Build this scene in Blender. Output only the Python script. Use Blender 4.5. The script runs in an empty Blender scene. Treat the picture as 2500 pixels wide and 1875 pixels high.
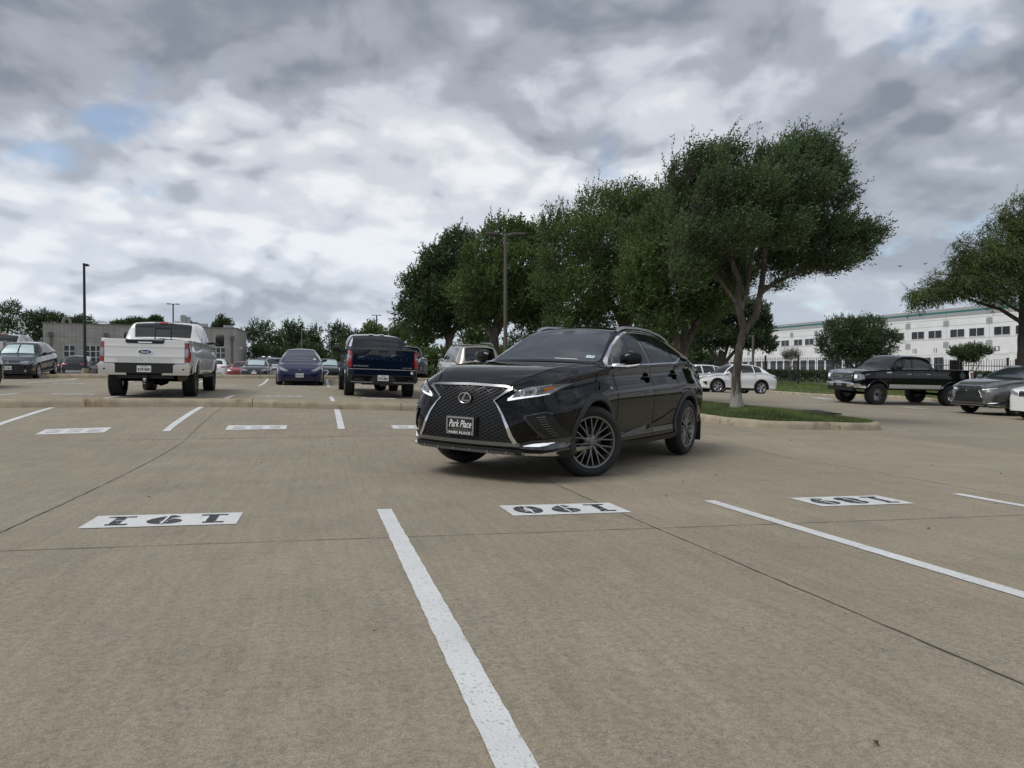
import bpy, bmesh, math, random
import numpy as np
from mathutils import Vector, Matrix
from mathutils.bvhtree import BVHTree
R = math.radians
rnd = random.Random(7)
scene = bpy.context.scene
col = scene.collection

# ------------------------------------------------------------------ camera
ZC = 1.0                                   # camera sits a metre above the datum, close to the ground
cam_d = bpy.data.cameras.new("camera"); cam = bpy.data.objects.new("camera", cam_d); col.objects.link(cam)
cam_d.sensor_width = 36; cam_d.lens = 25.2; cam_d.clip_start = .05; cam_d.clip_end = 3000
cam.location = (0, 0, ZC); cam.rotation_euler = (math.pi/2 - R(.966), 0, 0)
scene.camera = cam

# ------------------------------------------------------------------ sky
world = bpy.data.worlds.new("World"); scene.world = world; world.use_nodes = True
SUN_EL, SUN_AZ = 55, 118                   # degrees; azimuth measured from +Y towards -X
def build_world():
    nt = world.node_tree; nt.nodes.clear(); N = nt.nodes.new; L = nt.links.new
    def math_(op, a, b=None, clamp=False):
        n = N('ShaderNodeMath'); n.operation = op; n.use_clamp = clamp
        for i, v in enumerate((a, b)):
            if v is None: continue
            if isinstance(v, (int, float)): n.inputs[i].default_value = v
            else: L(v, n.inputs[i])
        return n.outputs[0]
    def ramp(fac, stops):
        n = N('ShaderNodeValToRGB'); L(fac, n.inputs[0]); e = n.color_ramp.elements
        while len(e) < len(stops): e.new(.5)
        for k, (p, c) in enumerate(stops):
            e[k].position = p; e[k].color = (*c, 1) if not isinstance(c, (int, float)) else (c, c, c, 1)
        n.color_ramp.interpolation = 'EASE'
        return n.outputs[0]
    def mix(f, a, b):
        n = N('ShaderNodeMix'); n.data_type = 'RGBA'
        if isinstance(f, (int, float)): n.inputs[0].default_value = f
        else: L(f, n.inputs[0])
        for i, v in ((6, a), (7, b)):
            if isinstance(v, tuple): n.inputs[i].default_value = (*v, 1)
            else: L(v, n.inputs[i])
        return n.outputs[2]
    tc = N('ShaderNodeTexCoord'); sep = N('ShaderNodeSeparateXYZ'); L(tc.outputs['Generated'], sep.inputs[0])
    X, Y, Z = sep.outputs
    zz = math_('ADD', math_('MAXIMUM', Z, 0.0), .40)
    u = math_('DIVIDE', X, zz); v = math_('DIVIDE', Y, zz)
    cmb = N('ShaderNodeCombineXYZ'); L(u, cmb.inputs[0]); L(v, cmb.inputs[1])
    def noise(scale, off, detail=8, rough=.55, dist=0.0, sx=1, sy=1):
        mp = N('ShaderNodeMapping'); L(cmb.outputs[0], mp.inputs[0])
        mp.inputs['Location'].default_value = off; mp.inputs['Scale'].default_value = (sx, sy, 1)
        n = N('ShaderNodeTexNoise'); n.noise_dimensions = '2D'; L(mp.outputs[0], n.inputs['Vector'])
        n.inputs['Scale'].default_value = scale; n.inputs['Detail'].default_value = detail
        n.inputs['Roughness'].default_value = rough; n.inputs['Distortion'].default_value = dist
        return n.outputs[0]
    D = .13                                    # cloud tops catch the light, bases stay grey
    big = noise(.78, (8.7, 3.3, 0), 2, .5, .2)
    m0 = noise(1.6, (8.7, 3.3, 2), 5, .50, .25); m1 = noise(1.6, (8.7, 3.3-D, 2), 5, .50, .25)
    f0 = noise(4.9, (1.3, 9.1, 4), 5, .55, .3); f1 = noise(4.9, (1.3, 9.1-D*.45, 4), 5, .55, .3)
    def puff(dy):
        mp = N('ShaderNodeMapping'); L(cmb.outputs[0], mp.inputs[0]); mp.inputs['Location'].default_value = (2.2, .7-dy, 0)
        nz = N('ShaderNodeTexNoise'); L(mp.outputs[0], nz.inputs['Vector']); nz.inputs['Scale'].default_value = 2.2; nz.inputs['Detail'].default_value = 4
        vm = N('ShaderNodeVectorMath'); vm.operation = 'MULTIPLY_ADD'; L(nz.outputs[1], vm.inputs[0]); vm.inputs[1].default_value = (.42, .42, 0); L(mp.outputs[0], vm.inputs[2])
        vo = N('ShaderNodeTexVoronoi'); vo.feature = 'F1'; vo.voronoi_dimensions = '2D'; L(vm.outputs[0], vo.inputs['Vector']); vo.inputs['Scale'].default_value = 2.9; vo.inputs['Detail'].default_value = 2; vo.inputs['Roughness'].default_value = .5
        return math_('SUBTRACT', 1.0, vo.outputs['Distance'])
    p0 = puff(0.0); p1 = puff(.07)
    pm = ramp(noise(.9, (4.4, 7.7, 1), 2), [(.38, .25), (.58, 1.0)])
    gap = noise(2.3, (3.6, 5.15, 5), 5, .58, .0)
    rel = math_('ADD', math_('MULTIPLY', math_('SUBTRACT', m0, m1), 2.2), math_('MULTIPLY', math_('SUBTRACT', f0, f1), 1.0))
    fac = math_('ADD', math_('ADD', rel, math_('MULTIPLY', math_('SUBTRACT', .5, big), 2.0)), math_('MULTIPLY', math_('SUBTRACT', .5, m0), 1.0))
    prel = math_('MULTIPLY', math_('SUBTRACT', p0, p1), 1.15); pl2 = math_('MULTIPLY', math_('SUBTRACT', p0, .62), .55)
    fac = math_('ADD', fac, math_('MULTIPLY', math_('ADD', prel, pl2), pm))
    fac = math_('MULTIPLY', fac, .68)
    low = ramp(Z, [(0.0, .60), (.2, .56), (.45, .50), (1.0, .50)])
    fac = math_('ADD', fac, low, True)
    shade = ramp(fac, [(0.0, (.175, .195, .235)), (.35, (.275, .30, .345)), (.65, (.44, .465, .51)), (1.0, (.60, .615, .635))])
    sky = N('ShaderNodeTexSky'); sky.sky_type = 'NISHITA'; sky.sun_disc = False
    sky.sun_elevation = R(SUN_EL); sky.sun_rotation = R(-SUN_AZ)
    skc = N('ShaderNodeVectorMath'); skc.operation = 'SCALE'; L(sky.outputs[0], skc.inputs[0]); skc.inputs['Scale'].default_value = .105
    thin = ramp(gap, [(.595, 0.0), (.72, .7)])
    c = mix(thin, shade, skc.outputs[0])
    hz = ramp(Z, [(0.0, 1.0), (.10, .45), (.30, 0.0)])
    hz2 = math_('MULTIPLY', hz, .55)
    c = mix(hz2, c, (.53, .60, .68))
    bg = N('ShaderNodeBackground'); L(c, bg.inputs[0]); bg.inputs[1].default_value = 1.0
    out = N('ShaderNodeOutputWorld'); L(bg.outputs[0], out.inputs[0])
build_world()

# ------------------------------------------------------------------ sun behind thin cloud
sun_d = bpy.data.lights.new("sun", 'SUN'); sun = bpy.data.objects.new("sun", sun_d); col.objects.link(sun)
sun_d.energy = 1.3; sun_d.angle = R(28); sun_d.color = (1, .98, .95)
_a, _e = R(SUN_AZ), R(SUN_EL)
sd = Vector((-math.sin(_a)*math.cos(_e), math.cos(_a)*math.cos(_e), math.sin(_e)))
sun.rotation_euler = sd.to_track_quat('Z', 'Y').to_euler(); sun.location = sd*60
vs = scene.view_settings; vs.view_transform = 'Standard'; vs.look = 'None'; vs.gamma = 1; vs.exposure = 0.52
scene.render.engine = 'CYCLES'
scene.cycles.max_bounces = 4; scene.cycles.diffuse_bounces = 2; scene.cycles.glossy_bounces = 3; scene.cycles.transmission_bounces = 2

# ------------------------------------------------------------------ small maths
def pch(pts):
    pts = sorted(pts); x = np.array([p[0] for p in pts], float); y = np.array([p[1] for p in pts], float)
    if len(x) == 1: return lambda t: float(y[0])
    h = np.diff(x); d = np.diff(y)/h; n = len(x); m = np.zeros(n); m[0] = d[0]; m[-1] = d[-1]
    for i in range(1, n-1):
        if d[i-1]*d[i] > 0:
            w1, w2 = 2*h[i]+h[i-1], h[i]+2*h[i-1]; m[i] = (w1+w2)/(w1/d[i-1]+w2/d[i])
    xl, yl, ml, hl = x.tolist(), y.tolist(), m.tolist(), h.tolist()
    import bisect
    def f(t):
        if t <= xl[0]: return yl[0]
        if t >= xl[-1]: return yl[-1]
        i = bisect.bisect_right(xl, t)-1
        s = (t-xl[i])/hl[i]; s2 = s*s; s3 = s2*s
        return yl[i]*(2*s3-3*s2+1)+ml[i]*hl[i]*(s3-2*s2+s)+yl[i+1]*(-2*s3+3*s2)+ml[i+1]*hl[i]*(s3-s2)
    return f
def lin(pts):
    xs = [p[0] for p in pts]; ys = [p[1] for p in pts]
    if xs[0] > xs[-1]: xs, ys = xs[::-1], ys[::-1]
    return lambda t: float(np.interp(t, xs, ys))
def smooth(a, b, t):
    t = min(1, max(0, (t-a)/(b-a))); return t*t*(3-2*t)
gc = pch([(-60, -.5), (0, -.936), (8, -1.085), (9.8, -1.09), (11.6, -1.0), (14.6, -.915), (20, -.91), (25, -.85), (29.5, -.81), (34, -.62),
          (36, -.64), (40, -.80), (47, -.87), (60, -.9), (120, -.9), (900, -.9)])
gs = pch([(-60, -.019), (0, -.019), (8, -.018), (9.8, -.023), (11.6, -.032), (14.6, -.040), (29.5, -.040), (34, -.042), (40, -.038), (47, -.029), (70, -.02), (140, 0), (900, 0)])
def gX(x):
    if x < -5.5: return -5.5+.5*(max(x, -45)+5.5)
    if x > 6: return 6+.8*(min(x, 30)-6)
    return x
def G(x, y): return gc(y)+gs(y)*gX(x)+ZC
PHI = R(15)                                  # the parking grid is turned 15 degrees
RD = Vector((math.cos(PHI), math.sin(PHI), 0)); SD = Vector((-math.sin(PHI), math.cos(PHI), 0))
def uv(u, v, dz=0.0):
    p = RD*u+SD*v; return Vector((p.x, p.y, G(p.x, p.y)+dz))

# ------------------------------------------------------------------ materials
MATS = {}
def nodes(m):
    m.use_nodes = True; nt = m.node_tree; b = nt.nodes.get('Principled BSDF'); return nt, b
def mat(name, color, rough=.5, metal=0.0, coat=0.0, spec=.5, emit=None, estr=0.0, coatr=.03):
    if name in MATS: return MATS[name]
    m = bpy.data.materials.new(name); nt, b = nodes(m)
    b.inputs['Base Color'].default_value = (*color, 1); b.inputs['Roughness'].default_value = rough; b.inputs['Metallic'].default_value = metal
    b.inputs['Coat Weight'].default_value = coat; b.inputs['Coat Roughness'].default_value = coatr; b.inputs['Specular IOR Level'].default_value = spec
    if emit: b.inputs['Emission Color'].default_value = (*emit, 1); b.inputs['Emission Strength'].default_value = estr
    m.diffuse_color = (*color, 1); MATS[name] = m; return m
def vary(name, color, amt=.12, scale=3.0, rough=.8, bump=0.0, bscale=40, detail=6, metal=0.0, spots=None, coord='Object', stretch=(1, 1, 1)):
    """principled with noise-driven tone and fine relief"""
    if name in MATS: return MATS[name]
    m = bpy.data.materials.new(name); nt, b = nodes(m); N = nt.nodes.new; L = nt.links.new
    tc = N('ShaderNodeTexCoord'); mp = N('ShaderNodeMapping'); L(tc.outputs[coord], mp.inputs[0]); mp.inputs['Scale'].default_value = stretch
    n = N('ShaderNodeTexNoise'); L(mp.outputs[0], n.inputs['Vector']); n.inputs['Scale'].default_value = scale; n.inputs['Detail'].default_value = detail; n.inputs['Roughness'].default_value = .6
    r = N('ShaderNodeValToRGB'); L(n.outputs[0], r.inputs[0]); e = r.color_ramp.elements
    e[0].position = .3; e[1].position = .7
    e[0].color = (*[c*(1-amt) for c in color], 1); e[1].color = (*[min(1, c*(1+amt)) for c in color], 1)
    out = r.outputs[0]
    if spots:
        sc, thr, scol = spots
        n2 = N('ShaderNodeTexNoise'); L(mp.outputs[0], n2.inputs['Vector']); n2.inputs['Scale'].default_value = sc; n2.inputs['Detail'].default_value = 5
        r2 = N('ShaderNodeValToRGB'); L(n2.outputs[0], r2.inputs[0]); r2.color_ramp.elements[0].position = thr; r2.color_ramp.elements[1].position = min(1, thr+.08)
        mx = N('ShaderNodeMix'); mx.data_type = 'RGBA'; L(r2.outputs[0], mx.inputs[0]); L(out, mx.inputs[6]); mx.inputs[7].default_value = (*scol, 1); out = mx.outputs[2]
    L(out, b.inputs['Base Color']); b.inputs['Roughness'].default_value = rough; b.inputs['Metallic'].default_value = metal
    if bump:
        nb = N('ShaderNodeTexNoise'); L(mp.outputs[0], nb.inputs['Vector']); nb.inputs['Scale'].default_value = bscale; nb.inputs['Detail'].default_value = 4
        bp = N('ShaderNodeBump'); bp.inputs['Strength'].default_value = bump; bp.inputs['Distance'].default_value = .02; L(nb.outputs[0], bp.inputs['Height']); L(bp.outputs[0], b.inputs['Normal'])
    MATS[name] = m; return m
def paint(name, color, metal=.35, rough=.32, flake=True):
    return mat('paint_'+name, color, rough, metal, 1.0, .5 if max(color) > .1 else .08)
def leafmat(name, color, tr=.25, amt=.35):
    if name in MATS: return MATS[name]
    m = vary(name, color, amt, .9, .55, detail=2); nt = m.node_tree; b = nt.nodes['Principled BSDF']; N = nt.nodes.new; L = nt.links.new
    b.inputs['Specular IOR Level'].default_value = .35
    t = N('ShaderNodeBsdfTranslucent'); mx = N('ShaderNodeMixShader'); mx.inputs[0].default_value = tr
    src = b.inputs['Base Color'].links[0].from_socket; L(src, t.inputs[0])
    L(b.outputs[0], mx.inputs[1]); L(t.outputs[0], mx.inputs[2]); L(mx.outputs[0], nt.nodes['Material Output'].inputs[0]); return m
BLACKP = mat('black_plastic', (.012, .012, .013), .55)
GLOSSB = mat('gloss_black', (.006, .006, .007), .08, 0, 1.0)
UNDER = mat('underbody', (.006, .006, .006), .9, spec=.1)
RUBBER = vary('rubber', (.014, .014, .015), .25, 9, .78, .25, 90)
GLASS = mat('tinted_glass', (.008, .010, .011), .03, 0, 0, .8)
GLASS2 = mat('windscreen_glass', (.022, .030, .034), .03, 0, .6, .8)
CHROME = mat('chrome', (.72, .72, .73), .08, 1.0)
SATIN = mat('satin_metal', (.45, .45, .46), .28, 1.0)
DARKRIM = mat('dark_rim', (.20, .20, .205), .24, .9)
SILRIM = mat('silver_rim', (.5, .5, .51), .28, .9)
BLKRIM = mat('black_rim', (.012, .012, .013), .3, .2, .6)
LAMPW = mat('lamp_white', (.8, .82, .85), .12, .2, .5, emit=(.9, .95, 1), estr=.35)
LAMPC = mat('lamp_clear', (.30, .32, .34), .08, .6, 1.0)
LAMPD = mat('lamp_dark', (.15, .16, .17), .1, .6, 1.0)
RED = mat('tail_red', (.33, .008, .012), .12, 0, 1.0)
REDD = mat('tail_dark_red', (.12, .004, .006), .12, 0, 1.0)
AMBER = mat('amber', (.55, .16, .01), .15, 0, 1.0)
WHITE = mat('white_enamel', (.75, .75, .74), .4)
INK = mat('black_ink', (.01, .01, .012), .5)
SEAM = mat('seam', (.002, .002, .002), .9, spec=.0)
SHADE_FOIL = mat('sunshade', (.45, .56, .56), .35, .2)

# ------------------------------------------------------------------ mesh helpers
def tag(o, label=None, cat=None, group=None, kind=None):
    for k, v in (('label', label), ('category', cat), ('group', group), ('kind', kind)):
        if v: o[k] = v
    return o
def newobj(name, me, parent=None):
    o = bpy.data.objects.new(name, me); col.objects.link(o)
    if parent is not None: o.parent = parent
    return o
def empty(name, loc=(0, 0, 0), rz=0.0):
    o = newobj(name, None); o.location = loc; o.rotation_euler = (0, 0, rz); o.empty_display_size = .3; return o
class MB:
    def __init__(s): s.v = []; s.f = []; s.m = []
    def add(s, vs, fs, mi=0):
        b = len(s.v); s.v += [tuple(p) for p in vs]; s.f += [tuple(i+b for i in f) for f in fs]; s.m += [mi]*len(fs); return s
    def box(s, c, d, rz=0.0, mi=0, M=None):
        x, y, z = [k/2 for k in d]; P = [(sx*x, sy*y, sz*z) for sz in (-1, 1) for sy in (-1, 1) for sx in (-1, 1)]
        ca, sa = math.cos(rz), math.sin(rz); c = Vector(c)
        if M is not None: P = [c+M@Vector(p) for p in P]
        else: P = [(c[0]+p[0]*ca-p[1]*sa, c[1]+p[0]*sa+p[1]*ca, c[2]+p[2]) for p in P]
        return s.add(P, [(0, 2, 3, 1), (4, 5, 7, 6), (0, 1, 5, 4), (2, 6, 7, 3), (0, 4, 6, 2), (1, 3, 7, 5)], mi)
    def tube(s, path, rad, n=8, mi=0, cap=True):
        path = [Vector(p) for p in path]; k = len(path)
        rads = rad if isinstance(rad, (list, tuple)) else [rad]*k
        V = []; prev = None
        for i, p in enumerate(path):
            t = (path[min(i+1, k-1)]-path[max(i-1, 0)]).normalized()
            if prev is None: a = t.orthogonal().normalized()
            else: a = (prev-t*prev.dot(t)); a = a.normalized() if a.length > 1e-6 else t.orthogonal().normalized()
            prev = a; b = t.cross(a)
            V += [p+(a*math.cos(2*math.pi*j/n)+b*math.sin(2*math.pi*j/n))*rads[i] for j in range(n)]
        Fc = [(i*n+j, i*n+(j+1) % n, (i+1)*n+(j+1) % n, (i+1)*n+j) for i in range(k-1) for j in range(n)]
        if cap: Fc += [tuple(range(n))[::-1], tuple((k-1)*n+j for j in range(n))]
        return s.add(V, Fc, mi)
    def lathe(s, prof, n=32, mi=0, closed=False):
        """prof [(r, y)] spun about local Y"""
        k = len(prof); V = [(r*math.cos(2*math.pi*j/n), y, r*math.sin(2*math.pi*j/n)) for r, y in prof for j in range(n)]
        kk = k if closed else k-1
        Fc = [(i*n+j, ((i+1) % k)*n+j, ((i+1) % k)*n+(j+1) % n, i*n+(j+1) % n) for i in range(kk) for j in range(n)]
        return s.add(V, Fc, mi)
    def prism(s, poly, axis_vec, depth, mi=0):
        """poly: list of 3d points, extruded by axis_vec*depth"""
        n = len(poly); a = Vector(axis_vec)*depth; V = [Vector(p) for p in poly]+[Vector(p)+a for p in poly]
        Fc = [tuple(range(n)), tuple(range(2*n-1, n-1, -1))]+[(i, (i+1) % n, n+(i+1) % n, n+i) for i in range(n)]
        return s.add(V, Fc, mi)
    def grid(s, P, mi=0, closed=False):
        r, c = len(P), len(P[0]); V = [p for row in P for p in row]
        return s.add(V, [(i*c+j, i*c+j+1, (i+1)*c+j+1, (i+1)*c+j) for i in range(r-1) for j in range(c-1)], mi)
    def mesh(s, name, mats, ang=35, bevel=0.0):
        me = bpy.data.meshes.new(name); me.from_pydata(s.v, [], s.f)
        mats = mats if isinstance(mats, (list, tuple)) else [mats]
        for m in mats: me.materials.append(m)
        if len(mats) > 1: me.polygons.foreach_set('material_index', s.m)
        bm = bmesh.new(); bm.from_mesh(me)
        bmesh.ops.recalc_face_normals(bm, faces=bm.faces)
        if bevel: bmesh.ops.bevel(bm, geom=[e for e in bm.edges if e.is_manifold and e.calc_face_angle(0) > .6], offset=bevel, segments=2, affect='EDGES', clamp_overlap=True)
        bm.to_mesh(me); bm.free()
        if ang: me.shade_smooth(); me.set_sharp_from_angle(angle=R(ang))
        me.update(); return me
    def build(s, name, mats, parent=None, ang=35, bevel=0.0): return newobj(name, s.mesh(name, mats, ang, bevel), parent)
_tx = {}
def text_geo(t, size=1.0, shear=0.0, bold=0.0, space=1.0):
    key = (t, size, shear, bold, space)
    if key in _tx: return _tx[key]
    c = bpy.data.curves.new('txt', 'FONT'); c.body = t; c.size = size; c.align_x = 'CENTER'; c.align_y = 'CENTER'; c.shear = shear; c.offset = bold; c.space_character = space
    c.resolution_u = 3; c.fill_mode = 'FRONT'
    o = bpy.data.objects.new('txt', c); me = bpy.data.meshes.new_from_object(o)
    V = [tuple(v.co) for v in me.vertices]; Fc = [tuple(p.vertices) for p in me.polygons]
    xs = [v[0] for v in V] or [0]; w = max(xs)-min(xs)
    bpy.data.objects.remove(o); bpy.data.curves.remove(c); bpy.data.meshes.remove(me)
    _tx[key] = (V, Fc, w); return _tx[key]
def put_text(name, t, origin, xdir, ydir, width, mt, parent=None, height=None, shear=0.0, bold=0.0, mb=None, space=1.0, mi=0):
    """flat lettering fitted to width (and height) at origin, along xdir/ydir"""
    V, Fc, w = text_geo(t, 1.0, shear, bold, space); ys = [v[1] for v in V]; h = max(ys)-min(ys); my = (max(ys)+min(ys))/2; mx = (max(v[0] for v in V)+min(v[0] for v in V))/2
    sx = width/w; sy = (height/h) if height else sx; O = Vector(origin); X = Vector(xdir).normalized(); Y = Vector(ydir).normalized()
    P = [O+X*((v[0]-mx)*sx)+Y*((v[1]-my)*sy) for v in V]
    b = mb or MB(); b.add(P, Fc, mi)
    if mb: return mb
    me = bpy.data.meshes.new(name); me.from_pydata(b.v, [], b.f); me.materials.append(mt); return newobj(name, me, parent)
def fast_mesh(name, V, F4, mats, parent=None):
    """numpy quads/tris -> object"""
    me = bpy.data.meshes.new(name); n, k = F4.shape
    me.vertices.add(len(V)); me.vertices.foreach_set('co', V.astype(np.float32).ravel())
    me.loops.add(n*k); me.loops.foreach_set('vertex_index', F4.astype(np.int32).ravel())
    me.polygons.add(n); me.polygons.foreach_set('loop_start', np.arange(0, n*k, k, dtype=np.int32))
    for m in (mats if isinstance(mats, (list, tuple)) else [mats]): me.materials.append(m)
    me.update(calc_edges=True); return newobj(name, me, parent)

# ================================================================== THE SETTING
def concrete_mat():
    m = bpy.data.materials.new('concrete_paving'); MATS['concrete_paving'] = m; nt, b = nodes(m); N = nt.nodes.new; L = nt.links.new
    tc = N('ShaderNodeTexCoord')
    mp = N('ShaderNodeMapping'); L(tc.outputs['Object'], mp.inputs[0]); mp.inputs['Rotation'].default_value = (0, 0, -PHI)
    def noise(sc, det=6, ro=.6, st=(1, 1, 1), off=(0, 0, 0)):
        q = N('ShaderNodeMapping'); L(mp.outputs[0], q.inputs[0]); q.inputs['Scale'].default_value = st; q.inputs['Location'].default_value = off
        n = N('ShaderNodeTexNoise'); L(q.outputs[0], n.inputs['Vector']); n.inputs['Scale'].default_value = sc; n.inputs['Detail'].default_value = det; n.inputs['Roughness'].default_value = ro; return n.outputs[0]
    def ramp(f, stops):
        r = N('ShaderNodeValToRGB'); L(f, r.inputs[0]); e = r.color_ramp.elements
        while len(e) < len(stops): e.new(.5)
        for k, (p, c) in enumerate(stops): e[k].position = p; e[k].color = (*c, 1) if isinstance(c, tuple) else (c, c, c, 1)
        return r.outputs[0]
    def mul(a, bb, f=1.0):
        x = N('ShaderNodeMix'); x.data_type = 'RGBA'; x.blend_type = 'MULTIPLY'; x.inputs[0].default_value = f; L(a, x.inputs[6]); L(bb, x.inputs[7]); return x.outputs[2]
    base = ramp(noise(.45, 5), [(.3, (.276, .235, .167)), (.55, (.302, .259, .188)), (.75, (.322, .279, .206))])
    c = mul(base, ramp(noise(3.2, 7, .65, (1, .55, 1)), [(.3, .92), (.62, 1.04)]))                 # mottling
    sx_ = N('ShaderNodeSeparateXYZ'); L(mp.outputs[0], sx_.inputs[0]); cb_ = N('ShaderNodeCombineXYZ')
    for k_, (o_, w_) in enumerate(((2.18, 4.05), (4.43, 6.7))):
        q_ = N('ShaderNodeMath'); q_.operation = 'MULTIPLY_ADD'; L(sx_.outputs[k_], q_.inputs[0]); q_.inputs[1].default_value = 1/w_; q_.inputs[2].default_value = -o_/w_
        f_ = N('ShaderNodeMath'); f_.operation = 'FLOOR'; L(q_.outputs[0], f_.inputs[0]); L(f_.outputs[0], cb_.inputs[k_])
    wn = N('ShaderNodeTexWhiteNoise'); wn.noise_dimensions = '2D'; L(cb_.outputs[0], wn.inputs['Vector'])
    c = mul(c, ramp(wn.outputs[0], [(0.0, .93), (1.0, 1.05)]))                                      # slabs poured on different days
    c = mul(c, ramp(noise(38, 5, .7), [(.28, .72), (.58, 1.08)]))                                  # sandy grain
    gm = N('ShaderNodeMix'); gm.data_type = 'RGBA'; gf_ = N('ShaderNodeMath'); gf_.operation = 'MULTIPLY'; L(ramp(noise(55, 4, .65, (1, 1, 1), (3, 1, 0)), [(.52, 0.0), (.64, .8)]), gf_.inputs[0]); L(ramp(noise(1.1, 4, .6, (1, 1, 1), (8, 2, 0)), [(.42, 0.0), (.62, 1.0)]), gf_.inputs[1]); L(gf_.outputs[0], gm.inputs[0]); L(c, gm.inputs[6]); gm.inputs[7].default_value = (.165, .160, .138, 1); c = gm.outputs[2]   # worn, pitted patches
    c = mul(c, ramp(noise(170, 3, .75), [(.36, .66), (.56, 1.10)]))
    c = mul(c, ramp(noise(22, 3, .5, (1, .06, 1)), [(.35, .93), (.6, 1.03)]))                      # drag marks of the broom
    c = mul(c, ramp(noise(.9, 4, .6, (1, 1, 1), (4, 9, 0)), [(.62, 1.0), (.76, .74)]))              # old oil and tyre stains
    c = mul(c, ramp(noise(5.5, 5, .6, (.12, 1, 1), (11, 3, 0)), [(.62, 1.0), (.74, .86)]))          # scuffs along the aisle
    vo = N('ShaderNodeTexVoronoi'); L(mp.outputs[0], vo.inputs['Vector']); vo.inputs['Scale'].default_value = 2.3
    c = mul(c, ramp(vo.outputs['Distance'], [(.012, .25), (.022, 1.0)]))                            # specks of grit
    L(c, b.inputs['Base Color']); b.inputs['Roughness'].default_value = .82; b.inputs['Specular IOR Level'].default_value = .35
    rr = N('ShaderNodeMapRange'); L(noise(.8, 4), rr.inputs[0]); rr.inputs[3].default_value = .66; rr.inputs[4].default_value = .9; L(rr.outputs[0], b.inputs['Roughness'])
    bp = N('ShaderNodeBump'); bp.inputs['Strength'].default_value = .35; bp.inputs['Distance'].default_value = .006; L(noise(120, 4, .7), bp.inputs['Height']); L(bp.outputs[0], b.inputs['Normal'])
    return m
CONC = concrete_mat()
def axis_pts(a):
    out = []
    for (x0, x1, st) in a: out += list(np.arange(x0, x1, st))
    return out+[a[-1][1]]
def make_ground():
    xs = axis_pts([(-500, -60, 40), (-60, -15, 3), (-15, 25, .6), (25, 60, 3), (60, 500, 40)])
    ys = axis_pts([(-60, -3, 4), (-3, 44, .4), (44, 150, 3), (150, 900, 50)])
    V = np.array([(x, y, G(x, y)) for y in ys for x in xs]); nx = len(xs)
    Fq = np.array([(j*nx+i, j*nx+i+1, (j+1)*nx+i+1, (j+1)*nx+i) for j in range(len(ys)-1) for i in range(nx-1)])
    o = fast_mesh('ground', V, Fq, CONC); o.data.shade_smooth(); return tag(o, kind='structure')
ground = make_ground()
PAINT_W = vary('road_paint', (.62, .625, .61), .10, 3, .75, .3, 120, detail=9, spots=(75, .58, (.40, .39, .35)))
PAINT_K = vary('stencil_paint', (.035, .035, .04), .3, 9, .7, spots=(24, .60, (.35, .35, .35)))
JOINT = vary('joint_filler', (.05, .043, .035), .5, 5, .95)
def strip(name, u0, v0, u1, v1, w, m, dz=.004, jit=0.0, step=.25, parent=None):
    d = Vector((u1-u0, v1-v0)); n = max(1, int(d.length/step)); d.normalize(); nx, ny = -d.y, d.x; P = []
    for i in range(n+1):
        t = i/n; u = u0+(u1-u0)*t; v = v0+(v1-v0)*t; j = rnd.uniform(-jit, jit); ww = w*(1+(rnd.uniform(-.5, .4) if jit else rnd.uniform(-.06, .04)))
        P.append([uv(u+nx*(ww/2+j), v+ny*(ww/2+j), dz), uv(u-nx*(ww/2-j), v-ny*(ww/2-j), dz)])
    return tag(MB().grid(P).build(name, m, parent, ang=0), kind='structure' if parent is None else None)
for u in (2.18, -1.87, -5.9, 6.2): strip('expansion_joint', u, -2, u+.05, 40 if u < 3 else 12, .0075, JOINT, .003, .004, .09, ground)
for v in (4.43, 20.2, 27.0): strip('expansion_joint', -30 if v > 5 else -6, v, 7.9, v-.05, .0065, JOINT, .003, .003, .10, ground)
strip('expansion_joint', -22, 11.1, 8, 11.1, .010, JOINT, .003, .004, .2, ground)
for u in (-2.24, .46, 3.18, 5.78, 8.4): strip('stall_line', u, -3.2, u, 5.42, .108, PAINT_W, .004, 0, .05, ground)
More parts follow.
